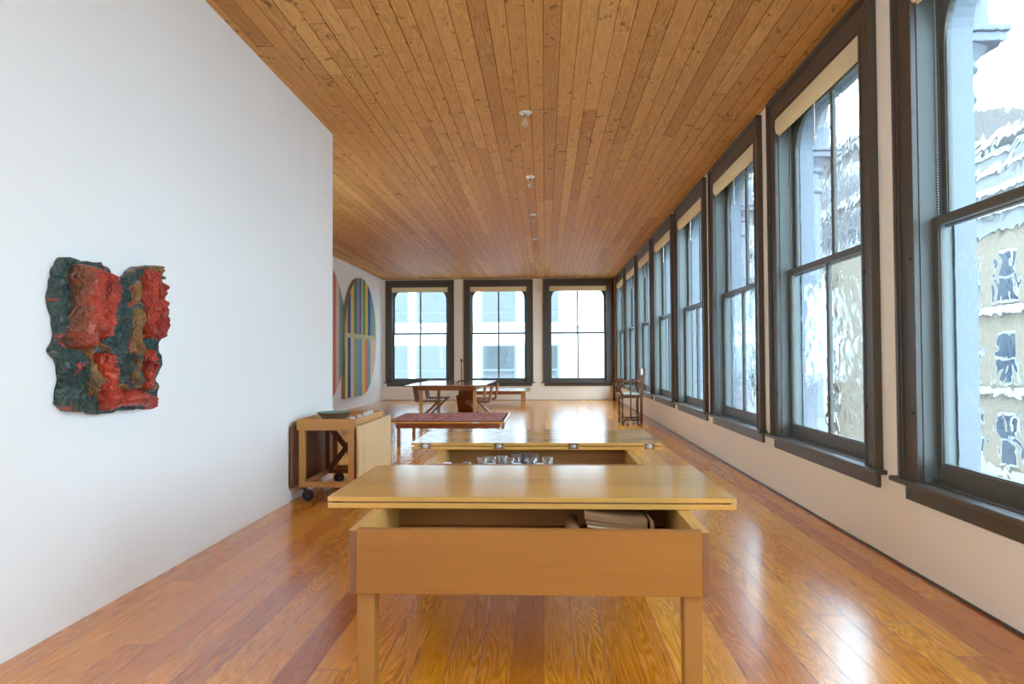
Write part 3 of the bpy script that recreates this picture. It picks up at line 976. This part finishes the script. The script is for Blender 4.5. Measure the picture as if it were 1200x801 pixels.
t = thing('floor_stand', 'slender dark metal floor stand with clawed feet, before the carved armchair', 'stand', (1.70, 14.12, 0))
cx, cy = 1.70, 14.14
m = MB(); m.tube([(cx, cy, 0.10), (cx, cy, 1.31)], 0.014, 10); m.ball((cx, cy, 1.18), 0.024); m.build('pole', M['verd'], t)
for k in range(4):
    m = MB(); a = -0.5 + k * pi / 2
    claw(m, (cx, cy, 0), 0.02, 0.17, 0.09, a); m.ball((cx + 0.17 * cos(a), cy + 0.17 * sin(a), 0.026), 0.026); m.build('foot', M['verd'], t)
m = MB(); m.lathe([(0.001, 1.30), (0.010, 1.30), (0.022, 1.325), (0.012, 1.34), (0.008, 1.38), (0.001, 1.385)], (cx, cy, 0), 12); m.build('finial', M['verd'], t)

# ------------------------------------------------------------------ ceiling lamps
LN = ['nearest', 'second', 'third', 'fourth', 'fifth', 'farthest']
for k in range(6):
    y = 7.30 + 2.60 * k
    x = -0.195 - 0.005 * k
    t = thing('ceiling_lamp', ('white porcelain ceiling lampholder with bare clear bulb, %s of the row' % LN[k]) if k in (0, 5) else
              ('white porcelain ceiling lampholder with bare clear bulb, %s from the front' % LN[k]), 'lamp', (x, y, ZC), 0, 'bare bulb ceiling lamps')
    m = MB(); m.lathe([(0.001, ZC), (0.062, ZC), (0.066, ZC - 0.008), (0.058, ZC - 0.022), (0.032, ZC - 0.034), (0.001, ZC - 0.034)], (x, y, 0), 24); m.build('base', M['ceram'], t)
    m = MB(); m.lathe([(0.001, ZC - 0.034), (0.022, ZC - 0.034), (0.022, ZC - 0.06), (0.001, ZC - 0.06)], (x, y, 0), 16); m.build('socket', M['brass'], t)
    m = MB(); m.lathe([(0.014, ZC - 0.06), (0.016, ZC - 0.075), (0.030, ZC - 0.105), (0.033, ZC - 0.125), (0.026, ZC - 0.148), (0.010, ZC - 0.158), (0.001, ZC - 0.159)], (x, y, 0), 18); m.build('bulb', M['bulb'], t)

# corner pipe, small wall box
m = MB(); m.tube([(2.19, YE - 0.07, 0.0), (2.19, YE - 0.07, ZC)], 0.032, 14)
for z in (0.03, 0.62, 3.6): m.tube([(2.19, YE - 0.07, z), (2.19, YE - 0.07, z + 0.05)], 0.042, 14)
tag(m.build('corner_pipe', M['pipe']), 'brown vertical pipe in the far right corner', 'pipe')
t = thing('wall_box', 'small cream fitting high on the pier between middle and right end windows', 'fitting', (-0.182, YE, 3.6))
m = MB(); m.box(-0.235, -0.13, YE - 0.05, YE, 3.62, 3.72, 0.008); m.build('housing', M['blind'], t)
m = MB(); m.tube([(-0.182, YE - 0.045, 3.62), (-0.182, YE - 0.06, 3.50)], 0.028, 10); m.build('horn', M['blind'], t)

# ------------------------------------------------------------------ wall relief
def px2wall(px, py, x=XL):
    u, v = 40 + px / 3.483, 280 + py / 3.483
    f, yaw, pitch, roll = 820.8, .0475, .0232, -.005
    a, b = (u - 600) / f, (400.5 - v) / f
    c, s = cos(roll), sin(roll)
    a, b = c * a - s * b, s * a + c * b
    Z = cos(pitch) - sin(pitch) * b
    Yv = sin(pitch) + cos(pitch) * b
    X = a * cos(yaw) - Z * sin(yaw)
    D = a * sin(yaw) + Z * cos(yaw)
    k = x / X
    return D * k, H + Yv * k
xo = -2.38
px_mid = px2wall(172, 250, xo)[0]
RED, DRED, OCH, GRN, DGR, RUST = S(188, 58, 32), S(128, 26, 20), S(136, 88, 36), S(44, 70, 62), S(30, 48, 46), S(112, 62, 34)
def lerp3(a, b, f):
    f = max(0, min(1, f)); return tuple(p + (q - p) * f for p, q in zip(a, b))
def fbm(v, s):
    return noise.fractal(Vector(v) * s, 0.6, 2.1, 5)
def paint(o, fn):
    me = o.data
    ca = me.color_attributes.new('Paint', 'FLOAT_COLOR', 'POINT')
    for i, v in enumerate(me.vertices):
        c = fn(v.co, v.normal)
        ca.data[i].color = (c[0], c[1], c[2], 1)
t = thing('wall_relief', 'lumpy glossy red and green painted relief hung on the left wall', 'artwork', (XL, 3.84, 1.5))
poly = [px2wall(a, b, xo) for a, b in ((130, 72), (185, 90), (235, 95), (295, 112), (302, 168), (340, 172), (378, 168), (392, 140), (425, 108), (460, 112), (490, 160), (512, 230), (520, 290), (512, 370), (492, 410), (505, 505), (492, 560), (495, 675), (440, 690), (330, 700), (262, 720), (225, 705), (150, 705), (110, 670), (132, 560), (120, 500), (85, 455), (112, 400), (105, 330), (80, 240), (100, 150))]
def inside(y, z):
    r = False
    n = len(poly)
    for i in range(n):
        (a, b), (c, d) = poly[i], poly[(i + 1) % n]
        if (b > z) != (d > z) and y < (c - a) * (z - b) / (d - b) + a: r = not r
    return r
cy0, cy1 = min(p[0] for p in poly) - 0.03, max(p[0] for p in poly) + 0.03
cz0, cz1 = min(p[1] for p in poly) - 0.03, max(p[1] for p in poly) + 0.03
NY, NZ = 100, 100
m = MB(); bm = m.bm
G = {}
def gv(i, j):
    if (i, j) not in G:
        y = cy0 + (cy1 - cy0) * i / NY; z = cz0 + (cz1 - cz0) * j / NZ
        h = 0.062 + 0.034 * fbm((y, z, 1.7), 7) + 0.010 * fbm((y, z, 5.1), 26)
        G[(i, j)] = bm.verts.new((XL + max(0.018, h), y + 0.006 * noise.noise((y * 30, z * 30, 0)), z + 0.006 * noise.noise((y * 30, z * 30, 9))))
    return G[(i, j)]
for i in range(NY):
    for j in range(NZ):
        y = cy0 + (cy1 - cy0) * (i + 0.5) / NY; z = cz0 + (cz1 - cz0) * (j + 0.5) / NZ
        jit = 0.014
        if inside(y + jit * noise.noise((y * 22, z * 22, 3)), z + jit * noise.noise((y * 22, z * 22, 8))):
            f = bm.faces.new((gv(i, j), gv(i + 1, j), gv(i + 1, j + 1), gv(i, j + 1)))
for it in range(4):
    new = {}
    for v in bm.verts:
        nb = [e.other_vert(v) for e in v.link_edges if e.is_boundary]
        if len(nb) == 2: new[v] = v.co * 0.5 + (nb[0].co + nb[1].co) * 0.25
    for v, c in new.items(): v.co = c
r = bmesh.ops.extrude_face_region(bm, geom=list(bm.faces))
# keep the front where it is: the extruded copy becomes the back
for g in r['geom']:
    if isinstance(g, bmesh.types.BMVert): g.co.x = XL + 0.004
for f in bm.faces: f.smooth = True
base = m.build('ground', M['relief'], t)
def ground_col(co, nrm):
    w = co + Vector((XL, 3.84, 1.5))
    y, z = w.y, w.z
    c = lerp3(GRN, DGR, 0.5 + 1.2 * fbm((y, z, 0), 9))
    s = fbm((y * 3.2, z * 0.8, 4.0), 9) + (0.35 if y < px_mid and z < 1.48 else 0)             # red and ochre drips running down
    if s > 0.62: c = lerp3(c, RED, (s - 0.62) * 4)
    s2 = fbm((y * 2.6, z * 0.8, 7.0), 8)
    if s2 > 0.5: c = lerp3(c, OCH, (s2 - 0.5) * 3)
    cyc = abs(y - 3.84)
    return c
paint(base, ground_col)
def ridge(pts, half, proud, main, edge, seed, nm='ridge', lab=None):
    """a crumpled half-round roll following pts (zoom pixels)"""
    P = [px2wall(a, b, xo) for a, b in pts]
    # resample
    segs = []
    n = 40
    L = [0]
    for a, b in zip(P, P[1:]): L.append(L[-1] + math.dist(a, b))
    for i in range(n + 1):
        s = L[-1] * i / n
        k = max(q for q in range(len(P) - 1) if L[q] <= s + 1e-9)
        f = (s - L[k]) / max(1e-6, L[k + 1] - L[k])
        segs.append((P[k][0] + (P[k + 1][0] - P[k][0]) * f, P[k][1] + (P[k + 1][1] - P[k][1]) * f))
    m = MB(); bm = m.bm
    K = 18
    rings = []
    hw = half * 0.00128
    for i, (y, z) in enumerate(segs):
        a = segs[max(0, i - 1)]; b = segs[min(n, i + 1)]
        ty, tz = b[0] - a[0], b[1] - a[1]
        l = math.hypot(ty, tz); ty /= l; tz /= l
        ny_, nz_ = -tz, ty
        f = i / n
        endf = min(1.0, (min(f, 1 - f) / 0.07 + 0.02)) ** 0.5
        ring = []
        for k in range(K + 1):
            th = pi * k / K
            w = hw * cos(th) * (0.75 + 0.25 * endf)
            hgt = 0.03 + proud * 1.12 * sin(th) ** 0.7 * endf
            yy, z2 = y + ny_ * w, z + nz_ * w
            d = fbm((yy * 1.2, z2 * 0.7, seed), 8) * 0.026 + abs(fbm((yy, z2, seed + 3), 15)) * 0.02
            e = fbm((yy, z2, seed + 9), 10) * 0.016
            ring.append(bm.verts.new((XL + max(0.02, hgt + d * (0.35 + sin(th))), yy + ny_ * e, z2 + nz_ * e)))
        rings.append(ring)
    for A, B in zip(rings, rings[1:]):
        for k in range(K):
            f = bm.faces.new((A[k], A[k + 1], B[k + 1], B[k])); f.smooth = True
    o = m.build(nm, M['relief'], t, label=lab)
    def col(co, nrm):
        w = co + Vector((XL, 3.84, 1.5))
        q = fbm((w.y, w.z, seed + 20), 10)
        c = lerp3(main, DRED if main == RED else DGR, 0.25 + 0.9 * q)
        if seed == 2.0:
            fl = (px_mid - w.y) * 14 + (w.z - 1.62) * 2.2 + 0.6 * q
            c = lerp3(c, RUST, fl)
        out = (w.x - XL) / (proud + 0.02)
        if out < 0.55: c = lerp3(c, edge, (0.55 - out) * 3.0 + 0.6 * fbm((w.y, w.z, seed + 2), 22))
        return c
    paint(o, col)
    return o
ridge([(185, 105), (178, 240), (160, 452)], 58, 0.125, RED, GRN, 2.0, 'rolled_ridge', 'thick upper left roll, brown along its outer flank')
ridge([(278, 136), (268, 250), (238, 412)], 33, 0.100, RED, OCH, 3.0, 'rolled_ridge')
ridge([(246, 462), (252, 560), (284, 660)], 31, 0.100, RED, OCH, 4.0, 'rolled_ridge')
ridge([(268, 660), (360, 645), (462, 655)], 36, 0.105, RED, OCH, 5.0, 'rolled_ridge')
ridge([(440, 122), (446, 250), (440, 410)], 26, 0.095, RED, OCH, 6.0, 'rolled_ridge')
ridge([(474, 150), (504, 280), (484, 412)], 30, 0.085, RED, DRED, 7.0, 'rolled_ridge')
ridge([(452, 446), (450, 540), (442, 620)], 20, 0.070, RED, OCH, 8.0, 'rolled_ridge')
ridge([(404, 140), (412, 330), (405, 500), (400, 612)], 27, 0.055, OCH, RUST, 9.0, 'ochre_strip', 'ochre strip')
ridge([(240, 150), (225, 330), (205, 460), (228, 640)], 22, 0.062, OCH, RED, 10.0, 'ochre_strip', 'ochre strip')
ridge([(262, 420), (282, 520), (306, 602), (425, 606)], 16, 0.050, OCH, RUST, 11.0, 'ochre_strip', 'ochre strip')
ridge([(448, 108), (456, 168)], 20, 0.110, OCH, GRN, 12.0, 'ochre_knob', 'ochre knob at the top right')

# ------------------------------------------------------------------ shaped canvas on the far left wall (plain colour fields)
t = thing('wall_art', 'large round topped canvas of plain coloured bands on the far left wall', 'artwork', (XF, 18.0, 0.3))
def lobe_poly(yc, zc, r, flat, n=40):
    pts = []
    for k in range(n + 1):
        a = -pi / 2 + pi * k / n * 1.5
        pts.append((yc + r * cos(a), zc + r * sin(a)))
    pts.append((yc - r, zc - r))
    return pts
def field_mat(name, bands, axis, size):
    tt = NT(name)
    x, y, z = tt.sep(tt.coord())[:3]
    a = {'y': y, 'z': z}[axis]
    f = tt.math('FRACT', tt.math('DIVIDE', tt.math('ADD', a, 40.0), size))
    st = [(i / len(bands), c) for i, c in enumerate(bands)]
    c = tt.ramp(f, st, 'CONSTANT')
    tt.set(Base_Color=c, Roughness=0.8)
    tt.b.inputs['Specular IOR Level'].default_value = 0.2
    return tt.m
YEL, BLU, GRE, SAG, PIN, COR, GRY, TEA, LIM = S(222, 184, 70), S(44, 70, 130), S(74, 120, 88), S(140, 160, 116), S(226, 190, 166), S(214, 112, 92), S(92, 92, 90), S(110, 156, 160), S(212, 208, 110)
LAV = S(128, 122, 170)
f1 = field_mat('bands upper', [SAG, YEL, BLU, YEL, GRE, LAV, GRY, GRE, YEL, BLU, TEA], 'y', 3.3)
f2 = field_mat('bands lower', [PIN, LIM, BLU, PIN, SAG, TEA, LAV, YEL, COR, TEA, PIN], 'y', 3.3)
f3 = field_mat('bands left', [COR, GRE, GRY, SAG, COR, PIN, TEA, GRE], 'y', 1.9)
edge = plain('canvas edge', S(150, 112, 80), 0.8)
def clip_z(pts, z, keep_above):
    out = []
    n = len(pts)
    for i in range(n):
        p, q = pts[i], pts[(i + 1) % n]
        pin = (p[1] >= z) == keep_above or p[1] == z
        qin = (q[1] >= z) == keep_above or q[1] == z
        if pin: out.append(p)
        if pin != qin:
            k = (z - p[1]) / (q[1] - p[1]); out.append((p[0] + (q[0] - p[0]) * k, z))
    return out
rp = lobe_poly(19.66, 1.98, 1.66, True)
lp = lobe_poly(16.35, 1.98, 1.66, True)
for nm, pl, up, mt in (('upper_field', rp, True, f1), ('lower_field', rp, False, f2), ('left_upper_field', lp, True, f3), ('left_lower_field', lp, False, f3)):
    m = MB()
    q = clip_z(pl, 1.98, up)
    m.mi = 1
    m.prism(q, 'x', XF + 0.005, XF + 0.10)
    m.mi = 0
    m.prism(q, 'x', XF + 0.1005, XF + 0.103)
    m.build(nm, [mt, edge], t)
m = MB(); m.box(XF + 0.103, XF + 0.106, 18.0, 21.32, 1.92, 2.04); m.box(XF + 0.103, XF + 0.106, 19.60, 19.74, 0.33, 3.63); m.build('pale_cross_band', plain('pale band', S(190, 186, 130), 0.8), t)

# ------------------------------------------------------------------ outside: facade columns, street, buildings
def facade_column(y, label):
    t = thing('facade_column', label, 'column', (2.70, y, 0.3), 0, 'cast iron columns outside the right-hand windows')
    m = MB(); m.box(2.505, 2.66, y - 0.22, y + 0.22, 0.3, 4.3); m.build('pier', M['iron'], t)
    m = MB()
    m.lathe([(0.17, 0.42), (0.17, 0.56), (0.185, 0.60), (0.185, 0.63), (0.15, 0.68), (0.135, 0.74)], (2.70, y, 0), 24); m.build('base', M['iron'], t)
    m = MB(); m.lathe([(0.130, 0.72), (0.125, 3.25)], (2.70, y, 0), 24)
    m.lathe([(0.125, 3.00), (0.15, 3.01), (0.155, 3.03), (0.15, 3.05), (0.125, 3.06)], (2.70, y, 0), 24); m.build('shaft', M['iron'], t)
    m = MB(); m.lathe([(0.125, 3.20), (0.155, 3.21), (0.16, 3.235), (0.14, 3.25), (0.15, 3.27), (0.22, 3.35)], (2.70, y, 0), 24)
    for k, (e, za, zb_) in enumerate(((0.23, 3.34, 3.40), (0.25, 3.40, 3.44))): m.box(2.52, 2.70 + e, y - e, y + e, za, zb_, 0.008)
    m.build('capital', M['iron'], t)
    m = MB(); m.box(2.52, 2.86, y - 0.17, y + 0.17, 3.44, 4.3); m.build('impost', M['iron'], t)
    m = MB()
    for s in (-1, 1): m.lathe([(0.001, 0.0), (0.05, 0.0), (0.055, 0.02), (0.04, 0.035), (0.001, 0.04)], (2.82, y + s * 0.0, 3.75), 14, 'x')
    m.build('rosette', M['iron'], t)
def arch(f, label):
    a, b = f - WW - 0.15 + 0.0, f + 0.15
    m = MB()
    pts = [(a + 0.17, 4.35), (a + 0.17, 3.46)]
    c0, r0 = (a + b) / 2, (b - a) / 2 - 0.17
    for k in range(1, 24):
        q = pi * k / 24
        pts.append((c0 - r0 * cos(q), 3.46 + 0.62 * sin(q) ** 0.8))
    pts += [(b - 0.17, 3.46), (b - 0.17, 4.35)]
    m.prism(pts, 'x', 2.63, 2.80)
    o = m.build('facade_arch', M['iron'])
    tag(o, label, 'arch', 'arches outside the right-hand windows')
def between(n):
    if n == 0: return 'pale blue iron column outside, nearer than the first right-hand window'
    if n == 8: return 'pale blue iron column outside beyond the farthest right-hand window'
    return 'pale blue iron column outside between the %s and %s right-hand windows' % (ORD[n - 1], ORD[n])
for n in range(0, 9):
    facade_column(2.353 + 2.5465 * n - 0.152, between(n))
for n in range(8):
    arch(side_far[n + 1], 'pale blue iron arch outside over the %s right-hand window' % ORD[n])

street = NT('asphalt'); street.set(Base_Color=street.mix(street.noise(street.coord(), 3.0), (0.06, 0.06, 0.065), (0.10, 0.10, 0.10)), Roughness=0.9)
m = MB(); m.box(2.9, 60, -40, 120, -12.2, -12.0); m.box(-60, 2.9, 23.4, 120, -12.2, -12.0)
o = m.build('ground_street', street.m); tag(o, 'grey street far below the windows', 'street', None, 'structure')

def stone(name, col, var=0.25, sx=1.0):
    tt = NT(name)
    v = tt.coord()
    br = tt.n('TexBrick')
    tt.put(br.inputs['Vector'], v)
    br.inputs['Scale'].default_value = sx
    a = tt.noise(v, 2.5, 5)
    c = tt.mix(a, tuple(k * (1 - var) for k in col), tuple(k * (1 + var * 0.6) for k in col))
    tt.set(Base_Color=c, Roughness=0.9)
    return tt.m
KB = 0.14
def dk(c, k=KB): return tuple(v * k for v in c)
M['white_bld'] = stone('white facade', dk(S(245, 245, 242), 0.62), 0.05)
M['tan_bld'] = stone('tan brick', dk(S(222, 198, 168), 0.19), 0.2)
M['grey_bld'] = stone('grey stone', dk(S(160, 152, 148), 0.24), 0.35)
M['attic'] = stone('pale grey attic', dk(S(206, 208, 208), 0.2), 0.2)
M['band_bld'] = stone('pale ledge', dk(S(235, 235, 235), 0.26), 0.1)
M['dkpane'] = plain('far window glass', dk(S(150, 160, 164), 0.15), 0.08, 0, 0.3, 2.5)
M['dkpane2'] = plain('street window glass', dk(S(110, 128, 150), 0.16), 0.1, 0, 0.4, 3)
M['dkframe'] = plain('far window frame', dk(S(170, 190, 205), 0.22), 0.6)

def building(name, label, mat, box):
    t = thing(name, label, 'building', ((box[0] + box[1]) / 2, (box[2] + box[3]) / 2, -12))
    m = MB(); m.box(*box); m.build('wall', mat, t)
    return t
# facing the end wall, beyond the cross street
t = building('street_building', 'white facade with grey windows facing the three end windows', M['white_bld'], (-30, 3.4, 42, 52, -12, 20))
cols = [(-10.3, -8.33), (-7.73, -5.75), (-3.78, -1.80), (-1.23, 0.76), (-14.3, -12.3), (-16.8, -14.8)]
for x0, x1 in cols:
    for rz in (-3.45, 0.0, 3.47, 6.95):
        m = MB(); m.box(x0 - 0.06, x1 + 0.06, 41.93, 42.0, 0.04 + rz, 2.15 + rz)
        w = m.build('window', M['dkframe'], t)
        m = MB(); m.box(x0 + 0.06, x1 - 0.06, 41.90, 41.93, 0.72 + rz, 2.08 + rz); m.box(x0 + 0.06, x1 - 0.06, 41.90, 41.93, 0.12 + rz, 0.60 + rz); m.build('pane', M['dkpane'], w)
for rz in (-3.45, 0.0, 3.47, 6.95):
    m = MB(); m.box(-30, 3.4, 41.86, 42.0, 3.17 + rz, 3.27 + rz); m.build('ledge', M['band_bld'], t)
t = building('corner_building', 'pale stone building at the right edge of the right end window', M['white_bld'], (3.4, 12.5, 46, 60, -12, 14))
for k in range(3):
    for rz in (-3.4, 0.0, 3.4):
        m = MB(); m.box(3.9 + k * 1.4, 4.7 + k * 1.4, 45.9, 46.0, 0.1 + rz, 2.0 + rz); w = m.build('window', M['band_bld'], t)
        m = MB(); m.box(4.0 + k * 1.4, 4.6 + k * 1.4, 45.86, 45.9, 0.2 + rz, 1.9 + rz); m.build('pane', M['dkpane'], w)
# across the side street
def row_building(label, mat, y0, y1, top, pitch, ww, floors, wh, x=17.0, pane='dkpane2', ledge=True, name='street_building', depth=10):
    t = building(name, label, mat, (x, x + depth, y0, y1, -12, top))
    n = int((y1 - y0) / pitch)
    wm = pm = None
    for k in range(n):
        c = y0 + pitch * (k + 0.5)
        for z in floors:
            if wm is None:
                m = MB(); m.box(-0.08, 0, -ww / 2 - 0.1, ww / 2 + 0.1, -0.12, wh + 0.12); wm = m.build('window', M['band_bld'], t, world=False)
                m = MB(); m.box(-0.12, -0.08, -ww / 2, ww / 2, wh * 0.52, wh); m.box(-0.12, -0.08, -ww / 2, ww / 2, 0, wh * 0.46); pm = m.build('pane', M[pane], wm, world=False)
                w = wm
            else:
                w = wm.copy(); COL.objects.link(w); w.parent = t
                p = pm.copy(); COL.objects.link(p); p.parent = w
            w.location = Vector((x, c, z)) - BASE[t.name]
    if ledge:
        for z in [f - 0.5 for f in floors] + [top - 0.5]:
            m = MB(); m.box(x - 0.25, x, y0, y1, z, z + 0.28); m.build('ledge', M['band_bld'], t)
    m = MB(); m.box(x - 0.5, x, y0, y1, top - 0.15, top + 0.25); m.build('cornice', M['band_bld'], t)
    return t
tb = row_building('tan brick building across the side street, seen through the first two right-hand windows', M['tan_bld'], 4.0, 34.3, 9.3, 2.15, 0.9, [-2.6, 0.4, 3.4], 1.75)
m = MB()
m.box(16.85, 17.0, 4.0, 34.3, 6.0, 9.1); m.build('attic', M['attic'], tb)
for z in (6.6, 7.4, 8.2):
    m = MB(); m.box(16.7, 16.85, 4.0, 34.3, z, z + 0.25); m.build('ledge', M['band_bld'], tb)
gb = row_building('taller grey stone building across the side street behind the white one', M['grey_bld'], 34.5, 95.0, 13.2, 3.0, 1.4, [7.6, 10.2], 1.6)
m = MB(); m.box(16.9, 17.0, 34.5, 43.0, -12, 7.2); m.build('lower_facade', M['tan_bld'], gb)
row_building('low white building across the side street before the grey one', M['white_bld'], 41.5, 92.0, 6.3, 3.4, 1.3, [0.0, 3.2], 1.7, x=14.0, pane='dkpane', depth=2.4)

# ------------------------------------------------------------------ light: overcast sky, sampled through the windows and the added wall openings
w = bpy.data.worlds.new('overcast sky')
SC.world = w
w.use_nodes = True
nt = w.node_tree
bg = nt.nodes['Background']
tc = nt.nodes.new('ShaderNodeTexCoord')
sp_ = nt.nodes.new('ShaderNodeSeparateXYZ')
nt.links.new(tc.outputs['Generated'], sp_.inputs[0])
rp_ = nt.nodes.new('ShaderNodeValToRGB')
rp_.color_ramp.elements[0].position = 0.0; rp_.color_ramp.elements[0].color = (0.54, 0.80, 0.99, 1)
rp_.color_ramp.elements[1].position = 0.9; rp_.color_ramp.elements[1].color = (0.57, 0.82, 0.99, 1)
nt.links.new(sp_.outputs[2], rp_.inputs[0])
nt.links.new(rp_.outputs[0], bg.inputs['Color'])
bg.inputs['Strength'].default_value = 7.6

def portal(name, loc, rot, sx, sy):
    d = bpy.data.lights.new(name, 'AREA')
    d.shape = 'RECTANGLE'; d.size = sx; d.size_y = sy
    d.cycles.is_portal = True
    o = bpy.data.objects.new(name, d)
    COL.objects.link(o)
    o.location = loc; o.rotation_euler = rot
for f in side_far: portal('sky_portal', (XR + 0.45, f - WW / 2, 2.15), (0, pi / 2, 0), 3.1, 1.85)
for f in end_left: portal('sky_portal', (f + WW / 2, YE + 0.45, 2.15), (-pi / 2, 0, 0), 1.85, 3.1)
portal('sky_portal', (XF - 0.3, 10.0, 1.7), (0, -pi / 2, 0), 1.6, 1.2)
portal('sky_portal', (XL - 0.25, -1.22, 2.05), (0, -pi / 2, 0), 3.3, 1.35)

# ------------------------------------------------------------------ camera
f, yaw, pitch, roll = 820.8, .0475, .0232, -.005
dx = Vector((cos(yaw), sin(yaw), 0))
dy = Vector((sin(pitch) * sin(yaw), -sin(pitch) * cos(yaw), cos(pitch)))
c, s = cos(roll), sin(roll)
right = c * dx + s * dy
up = -s * dx + c * dy
fwd = Vector((-cos(pitch) * sin(yaw), cos(pitch) * cos(yaw), sin(pitch)))
cd = bpy.data.cameras.new('camera')
cd.sensor_fit = 'HORIZONTAL'; cd.sensor_width = 36; cd.lens = f / 1200 * 36
cd.clip_start = 0.05; cd.clip_end = 500
cam = bpy.data.objects.new('camera', cd)
COL.objects.link(cam)
mw = Matrix.Identity(4)
for i in range(3):
    mw[i][0] = right[i]; mw[i][1] = up[i]; mw[i][2] = -fwd[i]
mw[2][3] = H
cam.matrix_world = mw
SC.camera = cam

SC.view_settings.view_transform = 'Standard'
SC.view_settings.look = 'None'
SC.view_settings.exposure = 1.08
SC.view_settings.gamma = 1.10
cy = SC.cycles
cy.max_bounces = 10; cy.diffuse_bounces = 6; cy.glossy_bounces = 4; cy.transmission_bounces = 8; cy.transparent_max_bounces = 16
cy.sample_clamp_indirect = 8.0
cy.caustics_reflective = False
cy.use_denoising = True
